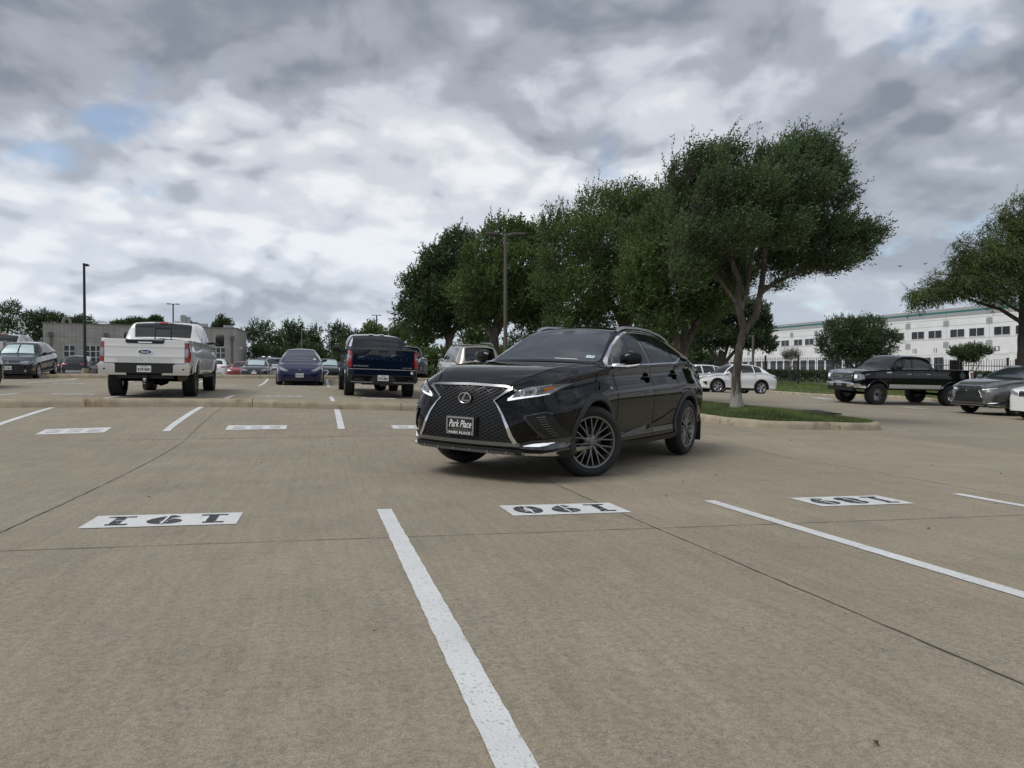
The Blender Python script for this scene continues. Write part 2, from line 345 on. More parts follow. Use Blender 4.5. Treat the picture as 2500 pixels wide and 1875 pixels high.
def number_box(u, v, w, h, num=None, dirn='V'):
    """white painted panel with a stencilled number read from the aisle side"""
    n = 8; P = [[uv(u-w/2+w*i/n, v+h*j/2, .004) if dirn == 'V' else uv(u+h*j/2, v-w/2+w*i/n, .004) for j in (-1, 1)] for i in range(n+1)]
    o = MB().grid(P).build('number_panel', PAINT_W, ground, ang=0)
    if num:
        for k, ch in enumerate(num):
            cx = u-(k-1)*.29                                            # turned half round
            def quad(mb, a0, a1, b0, b1, dz): mb.add([uv(cx-a0, v-b0, dz), uv(cx-a1, v-b0, dz), uv(cx-a1, v-b1, dz), uv(cx-a0, v-b1, dz)], [(0, 1, 2, 3)])
            if ch == '1':
                mb = MB(); quad(mb, -.030, .030, -.105, .105, .007); quad(mb, -.085, .085, -.155, -.118, .007); quad(mb, -.085, .045, .118, .155, .007); mb.build('digit', PAINT_K, o, ang=0)
            else:
                V, Fc, tw = text_geo(ch, 1.0, 0, .045); ys = [p[1] for p in V]; xs = [p[0] for p in V]; mx, my = (max(xs)+min(xs))/2, (max(ys)+min(ys))/2
                sx = .22/(max(xs)-min(xs)); sy = .31/(max(ys)-min(ys))
                mb = MB(); mb.add([uv(cx-(p[0]-mx)*sx, v-(p[1]-my)*sy, .007) for p in V], Fc); mb.build('digit', PAINT_K, o, ang=0)
                mb = MB(); quad(mb, -.008, .008, -.17, .17, .0095); mb.build('stencil_bridge', PAINT_W, o, ang=0)
    else:
        for k in (-1, 0, 1):
            mb = MB(); s = .085
            def q4(a, b): return uv(u+k*.27+a*s, v+b*.12, .007) if dirn == 'V' else uv(u+b*.12, v+k*.27+a*s, .007)
            mb.add([q4(-1, -1), q4(1, -1), q4(1, 1), q4(-1, 1)], [(0, 1, 2, 3)]); mb.add([q4(-.45, -.55), q4(.45, -.55), q4(.45, .55), q4(-.45, .55)], [(0, 1, 2, 3)])
            mb.build('worn_digit', vary('worn_stencil', (.45, .45, .44), .3, 14, .8), o, ang=0)
for u, n in ((-1.0, '191'), (1.815, '190'), (4.44, '189')): number_box(u, 5.22, .93, .44, n)
for k in range(-3, 9):
    u = .33-2.58*k
    if u < 7.5: strip('stall_line', u, 11.8, u, 15.15, .11, PAINT_W, .004, 0, .4, ground)
    if u < 7.5: number_box(u-1.3, 12.05, .9, .44)
    if k >= -2:
        strip('stall_line', u, 15.75, u-.03, 20.9, .11, PAINT_W, .004, 0, .5, ground); number_box(u-1.3, 20.75, .95, .4)
        strip('stall_line', u, 28.7, u-.03, 34.3, .11, PAINT_W, .004, 0, .5, ground); number_box(u-1.3, 29.0, .95, .4)
for k in range(-1, 9):
    v = 18.4+2.6*k; strip('stall_line', 21.6, v, 26.9, v, .11, PAINT_W, .004, 0, .5, ground); number_box(21.8, v+1.3, .9, .45, None, 'U')
strip('aisle_mark', 12.6, 22, 20.5, 24, .1, PAINT_W, .004, 0, .5, ground)

KERB = vary('kerb_concrete', (.365, .312, .222), .25, 2.6, .9, .7, 60, spots=(3.5, .58, (.27, .20, .125)))
KERBTOP = vary('kerb_top_aggregate', (.33, .26, .165), .35, 30, .95, .8, 120)
def kerb_run(name, pts, w, h, label, top=KERBTOP, closed=False, seg=3.0):
    """pts in uv; cut into separate kerb stones with thin joints, each a part"""
    root = empty(name, uv(*pts[0])); tag(root, label, 'kerb')
    P = [Vector(p) for p in pts]; d = [0.0]
    for a, b in zip(P, P[1:]): d.append(d[-1]+(b-a).length)
    total = d[-1]; n = max(1, round(total/seg))
    def at(s):
        s = min(max(s, 0), total)
        for i in range(len(P)-1):
            if s <= d[i+1]+1e-9: t = (s-d[i])/(d[i+1]-d[i]); return P[i].lerp(P[i+1], t), (P[i+1]-P[i]).normalized()
    for k in range(n):
        s0, s1 = total*k/n+.006, total*(k+1)/n-.006; m = max(2, int((s1-s0)/.3)); rows = []
        for i in range(m+1):
            p, t = at(s0+(s1-s0)*i/m); t1 = at(s0+(s1-s0)*i/m+.25)[1]; t0 = at(s0+(s1-s0)*i/m-.25)[1]; t = (t0+t1).normalized(); nx, ny = t.y, -t.x
            z0 = uv(p.x, p.y).z; wob = rnd.uniform(-.006, .006)
            prof = [(-w/2-.02, -.2), (-w/2-.012, h*.5), (-w/2+.005, h-.03), (-w/2+.035, h), (w/2-.035, h), (w/2-.005, h-.03), (w/2+.012, h*.5), (w/2+.02, -.2)]
            row = []
            for a, zz in prof:
                q = uv(p.x+nx*a, p.y+ny*a); row.append((q.x, q.y, z0+zz+(wob if zz >= h-.03 else 0)))
            rows.append(row)
        mb = MB(); mb.grid(rows)
        mb.f = mb.f; mb.m = [1 if (i % 7) == 3 else 0 for i in range(len(mb.f))]
        L = len(prof); mb.f += [tuple(range(L)), tuple(m*L+j for j in reversed(range(L)))]; mb.m += [0, 0]
        o = mb.build('kerb_stone', [KERB, top], root); o.matrix_parent_inverse = root.matrix_basis.inverted()
    return root
kerb_run('divider_kerb', [(-34, 15.35), (-20, 15.4), (-10, 15.4), (7.6, 15.55)], .5, .145, 'long tan concrete kerb with sandy top running behind the white pickup')
kerb_run('divider_kerb', [(-46, 35.0), (-20, 34.9), (6.5, 34.9)], .5, .15, 'far concrete kerb behind the blue sedan and dark hatchback')
def arc(cx, cy, r, a0, a1, n=8): return [(cx+r*math.cos(R(a0+(a1-a0)*i/n)), cy+r*math.sin(R(a0+(a1-a0)*i/n))) for i in range(n+1)]
ISL = [(8.2, 44)]+[(8.2, v) for v in (38, 30, 22, 16)]+arc(9.1, 13.25, .9, 180, 270)+arc(10.75, 13.15, .8, 270, 360)+[(11.55, v) for v in (16, 22, 30, 38, 44)]
kerb_run('island_kerb', ISL, .17, .15, 'rounded tan kerb edging the grass island beside the black SUV', KERB)
kerb_run('lawn_kerb', [(27.0, 10), (27.0, 20), (27.0, 30), (27.0, 46), (26.5, 60)], .17, .15, 'low concrete kerb behind the lifted black pickup and white crossover', KERB)
strip('white_crack', 11.75, 12.75, 11.9, 12.35, .05, PAINT_W, .005, .01, .06, ground)

def litter():
    rs = random.Random(4); mb = MB()
    for i in range(70):
        u, v = rs.uniform(-6, 9), rs.uniform(.6, 11)**1.0; a = rs.uniform(0, 6.28); s = rs.uniform(.006, .016); c, d = math.cos(a)*s, math.sin(a)*s
        mb.add([uv(u-c, v-d, .006), uv(u+d*.6, v-c*.6, .012), uv(u+c, v+d, .007), uv(u-d*.6, v+c*.6, .006+s*.7)], [(0, 1, 2, 3)])
    tag(mb.build('leaf_litter', vary('dry_leaf_bits', (.05, .038, .022), .4, 40, .9), None, ang=0), 'scattered bits of dry leaf on the concrete', 'litter', kind='stuff')
litter()
# grass
SOIL = vary('turf_soil', (.075, .105, .03), .4, 2.5, .95, .8, 50, spots=(2.2, .56, (.13, .11, .06)))
GRASS = leafmat('grass_blade', (.098, .132, .042), .3, .55); GRASS2 = leafmat('lawn_blade', (.12, .17, .04), .35, .4)
def island_z(u, v):
    e = min(u-8.28, 11.47-u, v-12.5, 1.5); return .13+.13*smooth(0, 1.4, e)
def lawn_z(u, v): return .13+.36*smooth(0, 3.2, u-27.1)
def turf(name, u0, u1, v0, v1, fz, st, inside=None, mats=SOIL):
    us = list(np.arange(u0, u1, st))+[u1]; vs_ = list(np.arange(v0, v1, st))+[v1]; mb = MB(); P = [[uv(u, v, fz(u, v)) for u in us] for v in vs_]
    if inside is None: mb.grid(P)
    else:
        c = len(us); mb.v = [p for r in P for p in r]
        mb.f = [(i*c+j, i*c+j+1, (i+1)*c+j+1, (i+1)*c+j) for i in range(len(vs_)-1) for j in range(c-1) if inside((us[j]+us[j+1])/2, (vs_[i]+vs_[i+1])/2)]; mb.m = [0]*len(mb.f)
    o = mb.build(name, mats, None, ang=60); return tag(o, kind='structure')
def in_island(u, v):
    if not (8.26 < u < 11.49 and 12.42 < v < 44): return False
    for cx, cy, r in ((9.1, 13.25, .84), (10.75, 13.15, .74)):
        if ((u < cx and cx < 10) or (u > cx and cx > 10)) and v < cy and math.hypot(u-cx, v-cy) > r: return False
    return True
turf('island_soil', 8.2, 11.55, 12.35, 44, island_z, .12, in_island)
turf('lawn_soil', 27.05, 62, 8, 150, lawn_z, 1.5)
def blades(name, n, samp, hgt, wid, m, label):
    rs = np.random.RandomState(5); V = np.zeros((n, 3, 3)); 
    for i in range(n):
        p, s = samp(rs); a = rs.uniform(0, 6.283); h = hgt*rs.uniform(.45, 1.15)*s; w = wid*s; l = rs.uniform(0, .6)*h; b = rs.uniform(0, 6.283)
        dx, dy = math.cos(a)*w, math.sin(a)*w
        V[i] = [(p[0]-dx, p[1]-dy, p[2]-.01), (p[0]+dx, p[1]+dy, p[2]-.01), (p[0]+l*math.cos(b)+.25*h, p[1]+l*math.sin(b), p[2]+h)]
    o = fast_mesh(name, V.reshape(-1, 3), np.arange(n*3).reshape(-1, 3), m); return tag(o, label, 'grass', kind='stuff')
def samp_i(rs):
    while 1:
        u = rs.uniform(8.26, 11.49); v = 12.4+abs(rs.normal(0, 1))*4.5 if rs.rand() < .8 else rs.uniform(12.4, 30)
        if v < 40 and in_island(u, v): return uv(u, v, island_z(u, v)), 1.0
def samp_l(rs):
    u = 27.12+abs(rs.normal(0, 1))*3; v = rs.uniform(16, 60); return uv(u, v, lawn_z(u, v)), 1.3
blades('island_grass', 42000, samp_i, .085, .008, GRASS, 'bright green grass covering the kerbed island around the elm trunk')
blades('lawn_grass', 26000, samp_l, .08, .014, GRASS2, 'mown lawn strip between the kerb and the black picket fence')

# black slab behind the island
c = uv(13.6, 18.0); mb = MB()
mb.prism([(-.95, -.45, 0), (.95, -.45, 0), (.95, .45, 0), (-.95, .45, 0)], (0, 0, 1), .035)
mb.prism([(-.80, -.40, .035), (.80, -.40, .035), (.62, .30, .09), (-.62, .30, .09)], (0, 0, 1), .012)
o = mb.build('drain_cover', mat('cast_iron', (.012, .012, .012), .7)); o.location = c; o.rotation_euler = (0, 0, .1); tag(o, 'flat black cover lying on the paving just behind the grass island', 'cover')

# ------------------------------------------------------------------ white warehouse on the right
TILT = vary('tilt_wall_white', (.79, .79, .785), .07, .6, .8, .15, 30)
GREYB = vary('tilt_wall_grey', (.36, .37, .37), .05, .5, .8); TEAL = mat('teal_band', (.03, .16, .15), .6)
BGLASS = mat('office_glass', (.008, .011, .014), .06, 0, 0, .6); FRAME = mat('window_frame', (.33, .33, .33), .5, .4)
def warehouse():
    O = Vector((59.5, 85, 0)); D = Vector((-.289, .957, 0)).normalized(); Nn = Vector((-D.y, D.x, 0))
    if Nn.x > 0: Nn = -Nn
    zb = ZC-1.5
    root = empty('warehouse', (O.x, O.y, zb)); tag(root, 'long white two storey warehouse with dark windows and teal roof band', 'building')
    def W(s, out, z): return O+D*s+Nn*out+Vector((0, 0, z+ZC))
    def slab(name, s0, s1, z0, z1, o0, o1, m, par=root):
        mb = MB(); P = [W(s, o_, z) for z in (z0, z1) for o_ in (o0, o1) for s in (s0, s1)]
        mb.add(P, [(0, 2, 3, 1), (4, 5, 7, 6), (0, 1, 5, 4), (2, 6, 7, 3), (0, 4, 6, 2), (1, 3, 7, 5)])
        o = mb.build(name, m, par, ang=0)
        if par is root: o.matrix_parent_inverse = Matrix.Translation(-root.location)
        return o
    S0, S1 = -70, 92
    bay = 6.1; nb = int((S1-S0)/bay)
    for k in range(nb):                                                     # tilt-up panels with open joints
        s0 = S0+k*bay
        slab('wall_panel', s0+.02, s0+bay-.02, -1.5, 7.15, -30 if k in (0, nb-1) else -.35, 0, TILT)
        slab('parapet', s0+.02, s0+bay-.02, 7.15, 8.25, -.4, .02, GREYB)
        for z in (6.0, 4.25, 2.25, 6.85): slab('reveal', s0+.02, s0+bay-.02, z-.02, z+.02, 0, .003, FRAME)
        for zc in (6.31, 3.52):
            q = slab('vent_panel', s0-.42, s0+.42, zc-.40, zc+.40, 0, .02, GREYB)
            for d in (-.0,): slab('muntin', s0-.42, s0+.42, zc-.012, zc+.012, .02, .03, FRAME, q); slab('muntin', s0-.012, s0+.012, zc-.40, zc+.40, .02, .03, FRAME, q)
        for j in range(2):
            a = s0+.62+j*2.75; 
            w = slab('window', a-.05, a+2.15, 4.42, 5.55, 0, .05, WHITE)
            for i in range(2): slab('pane', a+.04+i*1.05, a+.98+i*1.05+.02, 4.50, 5.47, .05, .06, BGLASS, w)
        if s0 > 8:
            for j in range(3):
                a = s0+.35+j*1.95; w = slab('window', a, a+1.45, -.9, 1.95, 0, .04, FRAME)
                for i in range(2):
                    for kz in range(3): slab('pane', a+.05+i*.69, a+.69+i*.69, -.84+kz*.94, .03+kz*.94, .04, .05, BGLASS, w)
        else:
            for j in range(2):
                a = s0+.75+j*2.75; dk = (k+j) % 3
                w = slab('dock_door', a, a+2.1, -1.4, 2.4, 0, .05, WHITE)
                if dk != 0: slab('door_opening', a+.1, a+2.0, -1.3, 1.55, .05, .055, UNDER, w)
                for z in (.2, .85, 1.5, 2.1): slab('door_rib', a+.1, a+2.0, z-.015, z+.015, .055, .065, FRAME, w)
    slab('teal_stripe', S0, S1, 7.66, 7.90, .02, .035, TEAL)
    slab('roof', S0+.3, S1-.3, 7.2, 7.4, -30, -.4, GREYB)
    for s in (6, 31, 52): slab('roof_vent', s, s+.9, 8.2, 8.75, -4, -3, FRAME)
    for s, t in ((3.0+6.1*2-1.0, '10'), (3.0+6.1*1+1.8, '11'), (3.0-.9, '13')):
        p = W(s, .04, 2.85); o = put_text('dock_number', t, p, -D, (0, 0, 1), .62 if t != '11' else .45, INK, root, height=.62); o.matrix_parent_inverse = Matrix.Translation(-root.location)
    return root
warehouse()
# ------------------------------------------------------------------ grey brick workshop on the left
def brickmat():
    m = bpy.data.materials.new('grey_brick'); MATS['grey_brick'] = m; nt, b = nodes(m); N = nt.nodes.new; L = nt.links.new
    tc = N('ShaderNodeTexCoord'); br = N('ShaderNodeTexBrick'); L(tc.outputs['Generated'], br.inputs['Vector'])
    mp = N('ShaderNodeMapping'); L(tc.outputs['Generated'], mp.inputs[0]); mp.inputs['Scale'].default_value = (1, 1, 1); L(mp.outputs[0], br.inputs['Vector'])
    br.inputs['Scale'].default_value = 1; br.inputs['Color1'].default_value = (.37, .355, .33, 1); br.inputs['Color2'].default_value = (.31, .30, .28, 1); br.inputs['Mortar'].default_value = (.38, .37, .35, 1)
    br.inputs['Brick Width'].default_value = .02; br.inputs['Row Height'].default_value = .028; br.inputs['Mortar Size'].default_value = .002
    n = N('ShaderNodeTexNoise'); n.inputs['Scale'].default_value = 14; n.inputs['Detail'].default_value = 5; mq = N('ShaderNodeMapping'); L(tc.outputs['Generated'], mq.inputs[0]); mq.inputs['Scale'].default_value = (1, 1, 2.5); L(mq.outputs[0], n.inputs['Vector'])
    r = N('ShaderNodeValToRGB'); L(n.outputs[0], r.inputs[0]); r.color_ramp.elements[0].position = .35; r.color_ramp.elements[0].color = (.82, .82, .82, 1); r.color_ramp.elements[1].position = .6
    x = N('ShaderNodeMix'); x.data_type = 'RGBA'; x.blend_type = 'MULTIPLY'; x.inputs[0].default_value = 1; L(br.outputs[0], x.inputs[6]); L(r.outputs[0], x.inputs[7]); L(x.outputs[2], b.inputs['Base Color']); b.inputs['Roughness'].default_value = .9
    return m
GBRICK = brickmat()
def workshop():
    A = Vector((-51.0, 78, 0)); B = Vector((-33.7, 88, 0)); Cc = Vector((-36.1, 97.5, 0)); Dd = A+(Cc-B)
    D = (B-A).normalized(); Ln = (B-A).length; Nn = Vector((D.y, -D.x, 0)); zb = ZC-.6
    root = empty('brick_workshop', (A.x, A.y, zb)); tag(root, 'flat roofed grey brick workshop with glazed garage doors', 'building'); inv = Matrix.Translation(-root.location)
    def fin(o):
        if o.parent is root: o.matrix_parent_inverse = inv
        return o
    def W(s, out, z): return A+D*s+Nn*out+Vector((0, 0, z+ZC))
    top = 5.28
    mb = MB(); P = [A, B, Cc, Dd]; n = 4; V = [p+Vector((0, 0, ZC-1.2)) for p in P]+[p+Vector((0, 0, ZC+top)) for p in P]
    mb.add(V, [(0, 1, 5, 4), (1, 2, 6, 5), (2, 3, 7, 6), (3, 0, 4, 7), (4, 5, 6, 7)]); fin(mb.build('wall', GBRICK, root, ang=0))
    def slab(name, s0, s1, z0, z1, o0, o1, m, par=root):
        mb = MB(); P = [W(s, o_, z) for z in (z0, z1) for o_ in (o0, o1) for s in (s0, s1)]
        mb.add(P, [(0, 2, 3, 1), (4, 5, 7, 6), (0, 1, 5, 4), (2, 6, 7, 3), (0, 4, 6, 2), (1, 3, 7, 5)]); return fin(mb.build(name, m, par, ang=0))
    cap = mat('coping', (.17, .165, .16), .6)
    slab('coping', -.1, Ln+.1, top, top+.12, -.4, .06, cap)
    mb = MB(); e = (Cc-B).normalized(); q = Vector((.07, 0, 0)); mb.add([B+q+Vector((0, 0, ZC+top)), Cc+q+Vector((0, 0, ZC+top)), Cc+q+Vector((0, 0, ZC+top+.12)), B+q+Vector((0, 0, ZC+top+.12)), B-q*5+Vector((0, 0, ZC+top+.12)), Cc-q*5+Vector((0, 0, ZC+top+.12))], [(0, 1, 2, 3), (3, 2, 5, 4)]); fin(mb.build('coping', cap, root, ang=0))
    pipe = mat('downpipe_brown', (.12, .105, .095), .6)
    for s in (.75, 6.0, Ln-.6):
        p = slab('downpipe', s-.09, s+.09, -1, 3.9, 0, .16, pipe); slab('rain_head', s-.22, s+.22, 3.9, 4.35, 0, .28, pipe, p)
    for s0, s1 in ((1.9, 3.0), (3.85, 5.55), (6.6, 8.3), (9.3, 11.0), (12.0, 13.7), (14.6, 16.2), (17.0, 18.6)):
        d = slab('garage_door', s0, s1, -1, 2.95, 0, .05, mat('door_frame_white', (.6, .6, .58), .5))
        nx = 3 if s1-s0 > 1.3 else 2
        for i in range(nx):
            for j in range(6):
                w = (s1-s0)/nx; slab('pane', s0+i*w+.05, s0+(i+1)*w-.05, -.95+j*.65+.04, -.95+(j+1)*.65-.04, .05, .06, BGLASS, d)
    met = mat('galvanised', (.38, .38, .37), .45, .5)
    slab('roof_duct', 13.9, 14.5, 5.3, 6.9, -3, -2.4, met); slab('roof_duct', 14.55, 15.0, 5.3, 6.7, -3, -2.4, met); slab('roof_unit', 15.3, 17.0, 5.3, 5.95, -4, -2.5, met); slab('roof_unit', 18.7, 19.6, 5.35, 5.75, -2, -1, met)
    for s in (2.2,):
        mb = MB(); mb.tube([W(s+.42*math.cos(t), -.3, top+.1+.75*math.sin(t)) for t in np.linspace(0, math.pi, 12)], .05, 6); mb.tube([W(s+.27*math.cos(t), -.3, top+.1+.55*math.sin(t)) for t in np.linspace(0, math.pi, 12)], .04, 6); fin(mb.build('roof_hoop', met, root))
    mb = MB(); mb.tube([W(3.9, -.5, top), W(3.9, -.5, top+.45), W(6, -.5, top+.35), W(6.2, -.5, top)], .05, 6); fin(mb.build('roof_rail', met, root))
    p = B+e*2.0+Vector((.1, 0, ZC+3.0)); mb = MB(); mb.box(p, (.35, .3, .3)); fin(mb.build('wall_lamp', WHITE, root, ang=0))
    return root
workshop()

# ------------------------------------------------------------------ black picket fence
FENCE = mat('fence_black', (.008, .008, .009), .45)
def fence():
    A, B = Vector((13.2, 56.4)), Vector((29.6, 37.6)); L = (B-A).length; d = (B-A)/L; rz = math.atan2(d.y, d.x)
    def base(s):
        p = A+d*s; u = p.x*RD.x+p.y*RD.y; v = p.x*SD.x+p.y*SD.y; return Vector((p.x, p.y, G(p.x, p.y)+lawn_z(u, v)))
    root = empty('picket_fence', base(0)); tag(root, 'tall black metal picket fence along the lawn before the warehouse', 'fence'); inv = Matrix.Translation(-root.location)
    pk = MB(); pk.box((0, 0, .92), (.022, .022, 1.8)); pk.add([(-.011, -.011, 1.82), (.011, -.011, 1.82), (.011, .011, 1.82), (-.011, .011, 1.82), (0, 0, 1.88)], [(0, 1, 4), (1, 2, 4), (2, 3, 4), (3, 0, 4)]); pm = pk.mesh('picket', FENCE, ang=0)
    po = MB(); po.box((0, 0, .95), (.10, .10, 1.95)); po.box((0, 0, 1.95), (.13, .13, .05)); pom = po.mesh('post', FENCE, ang=0)
    n = int(L/.128)
    zf = lambda s: base(s).z
    for i in range(n):
        s = i*.128
        if i % 19 == 0: o = newobj('post', pom, root)
        else: o = newobj('picket', pm, root)
        b = base(s); o.location = b-root.location; o.rotation_euler = (0, 0, rz)
    for h in (.22, 1.5):
        mb = MB(); P = []
        for s in np.arange(0, L, 1.2):
            b = base(s); nrm = Vector((-d.y, d.x, 0))*.018; P.append([b+nrm+Vector((0, 0, h-.02)), b+nrm+Vector((0, 0, h+.02)), b-nrm+Vector((0, 0, h+.02)), b-nrm+Vector((0, 0, h-.02)), b+nrm+Vector((0, 0, h-.02))])
        mb.grid(P); o = mb.build('rail', FENCE, root, ang=0); o.matrix_parent_inverse = inv
fence()

# ------------------------------------------------------------------ lamp poles
POLE = mat('pole_bronze', (.11, .095, .078), .55, .2); POLED = mat('pole_dark', (.012, .012, .014), .5)
def lamp_pole(px, Y, top, heads, label, m=POLE, r=.075, rz=0.0):
    x = (px-1250)/1750*Y; z0 = G(x, Y); root = empty('lamp_pole', (x, Y, z0)); tag(root, label, 'lamp pole', 'parking lot lamp poles'); H = top+ZC-z0
    MB().tube([(0, 0, 0), (0, 0, H*.5), (0, 0, H)], [r*1.15, r, r*.85], 10).build('pole', m, root)
    MB().lathe([(r*2.4, 0), (r*2.4, .5), (r*2.0, .6), (.01, .6)], 16).build('footing', CONC, root).rotation_euler = (R(90), 0, 0)
    for a in heads:
        mb = MB(); c, s = math.cos(a+rz), math.sin(a+rz)
        mb.tube([(0, 0, H-.16), (c*.2, s*.2, H-.05), (c*.36, s*.36, H-.02)], [.045, .04, .035], 6)
        mb.box((c*.55, s*.55, H-.02), (.5, .30, .08), a+rz); mb.box((c*.55, s*.55, H-.075), (.4, .24, .04), a+rz)
        mb.build('lamp_head', m, root, ang=30)
lamp_pole(1234, 29, 5.6, (0, math.pi), 'twin headed bronze lamp pole standing in front of the dark oaks', rz=.1)
lamp_pole(208, 46, 6.95, (0, ), 'tall dark lamp pole rising behind the black hatchback', POLED, .085, rz=1.9)
lamp_pole(424, 98, 9.3, (0, math.pi), 'distant lamp pole above the white pickup cab', POLED, .10, .3)
lamp_pole(920, 120, 9.5, (0, math.pi), 'right hand of two far lamp poles above the tree line', POLED, .12)
lamp_pole(896, 140, 9.6, (0, math.pi), 'left hand of two far lamp poles above the tree line', POLED, .12)
lamp_pole(737, 70, 4.2, (), 'slim pole rising behind the blue sedan roof', mat('pole_green', (.10, .12, .09), .6), .06)
lamp_pole(1838, 50, 2.55, (0,), 'short camera pole beside the white crossover', POLE, .09, 1.5)

# ================================================================== TREES
BARK = vary('bark', (.085, .068, .052), .45, 6, .95, 1.0, 22, stretch=(1, 1, .25), spots=(9, .58, (.16, .145, .125)))
BARKL = vary('bark_pale_base', (.30, .285, .265), .35, 8, .95, 1.0, 26, stretch=(1, 1, .2), spots=(12, .55, (.12, .105, .09)))
def elm_bark():
    m = vary('elm_bark', (.085, .068, .052), .45, 6, .95, 1.0, 22, stretch=(1, 1, .25), spots=(9, .58, (.16, .145, .125))); nt = m.node_tree; b = nt.nodes['Principled BSDF']; N = nt.nodes.new; L = nt.links.new
    src = b.inputs['Base Color'].links[0].from_socket; tc = N('ShaderNodeTexCoord'); sp_ = N('ShaderNodeSeparateXYZ'); L(tc.outputs['Object'], sp_.inputs[0])
    n = N('ShaderNodeTexNoise'); mp = N('ShaderNodeMapping'); mp.inputs['Scale'].default_value = (14, 14, 2.5); L(tc.outputs['Object'], mp.inputs[0]); L(mp.outputs[0], n.inputs['Vector']); n.inputs['Scale'].default_value = 1.5; n.inputs['Detail'].default_value = 5
    ad = N('ShaderNodeMath'); ad.operation = 'MULTIPLY_ADD'; L(n.outputs[0], ad.inputs[0]); ad.inputs[1].default_value = 1.1; L(sp_.outputs[2], ad.inputs[2])
    r = N('ShaderNodeValToRGB'); L(ad.outputs[0], r.inputs[0]); r.color_ramp.elements[0].position = .95; r.color_ramp.elements[0].color = (1, 1, 1, 1); r.color_ramp.elements[1].position = 1.0; r.color_ramp.elements[1].color = (0, 0, 0, 1)
    mr = N('ShaderNodeMapRange'); L(ad.outputs[0], mr.inputs[0]); mr.inputs[1].default_value = .85; mr.inputs[2].default_value = 1.08; mr.inputs[3].default_value = 1.0; mr.inputs[4].default_value = 0.0
    mx = N('ShaderNodeMix'); mx.data_type = 'RGBA'; L(mr.outputs[0], mx.inputs[0]); L(src, mx.inputs[6]); mx.inputs[7].default_value = (.29, .275, .25, 1); L(mx.outputs[2], b.inputs['Base Color']); return m
EBARK = elm_bark()
BARKD = vary('bark_dark', (.05, .04, .032), .4, 6, .95, 1.0, 22, stretch=(1, 1, .25))
LEAF = leafmat('elm_leaf', (.070, .112, .040), .32, .5); LEAFO = leafmat('oak_leaf', (.085, .132, .038), .32, .5)
LEAFC = leafmat('cypress_needle', (.085, .118, .034), .35, .4); LEAFY = leafmat('far_leaf', (.066, .096, .040), .3, .35); LEAFD = leafmat('dark_leaf', (.060, .094, .036), .3, .4)
def limb(mb, a, b, r0, r1, sag=0.0, rs=None, n=6, mi=0, k=8):
    a, b = Vector(a), Vector(b); P = []; L = (b-a).length
    off = Vector((rs.normal(), rs.normal(), 0))*L*.05
    for i in range(n+1):
        t = i/n; p = a.lerp(b, t)+off*math.sin(math.pi*t)+Vector((0, 0, sag*L*math.sin(math.pi*t))); P.append(p)
    mb.tube(P, [r0+(r1-r0)*(i/n)**.8 for i in range(n+1)], k, mi)
    return P
def leaves(rs, blobs, nsprig, per, ll, lw, wind, sl, up=.35, droop=0.0, shell=.45, whip=0.0):
    B = np.array(blobs, float); vol = B[:, 3]*B[:, 4]*B[:, 5]; vol = vol**.75; pr = vol/vol.sum()
    idx = rs.choice(len(B), nsprig, p=pr); b = B[idx]
    d = rs.normal(size=(nsprig, 3)); d /= np.linalg.norm(d, axis=1)[:, None]
    rad = rs.uniform(0, 1, nsprig)**shell*(1+.05*rs.normal(size=nsprig)); rad = np.clip(rad, .1, 1.08)
    o = b[:, :3]+d*b[:, 3:6]*rad[:, None]
    out = d*b[:, 3:6]; out /= np.linalg.norm(out, axis=1)[:, None]
    ax = out*.55+np.array([0, 0, up])+np.array(wind)+rs.normal(size=(nsprig, 3))*.26; ax[:, 2] -= droop
    ax /= np.linalg.norm(ax, axis=1)[:, None]
    L = sl*rs.uniform(.5, 1.25, nsprig); wh = (rs.rand(nsprig) < whip) & (d[:, 2] > .15); L[wh] *= 1.9
    t = np.linspace(.05, 1, per)
    pos = o[:, None, :]+ax[:, None, :]*(t[None, :, None]*L[:, None, None])
    n = nsprig*per; pos = pos.reshape(-1, 3); axr = np.repeat(ax, per, 0)
    pos += rs.normal(size=(n, 3))*min(sl*.07, .022)
    dr = axr*.8+rs.normal(size=(n, 3))*.45; dr[:, 2] -= droop*.5; dr /= np.linalg.norm(dr, axis=1)[:, None]
    sd_ = np.cross(dr, rs.normal(size=(n, 3))); sd_ /= np.linalg.norm(sd_, axis=1)[:, None]+1e-9
    s = rs.uniform(.6, 1.25, n)[:, None]
    a = pos; c = pos+dr*ll*s; m = pos+dr*ll*s*.5
    V = np.stack([a, m+sd_*lw*s*.5, c, m-sd_*lw*s*.5], 1).reshape(-1, 3)
    return V, np.arange(n*4).reshape(-1, 4), o, ax, L
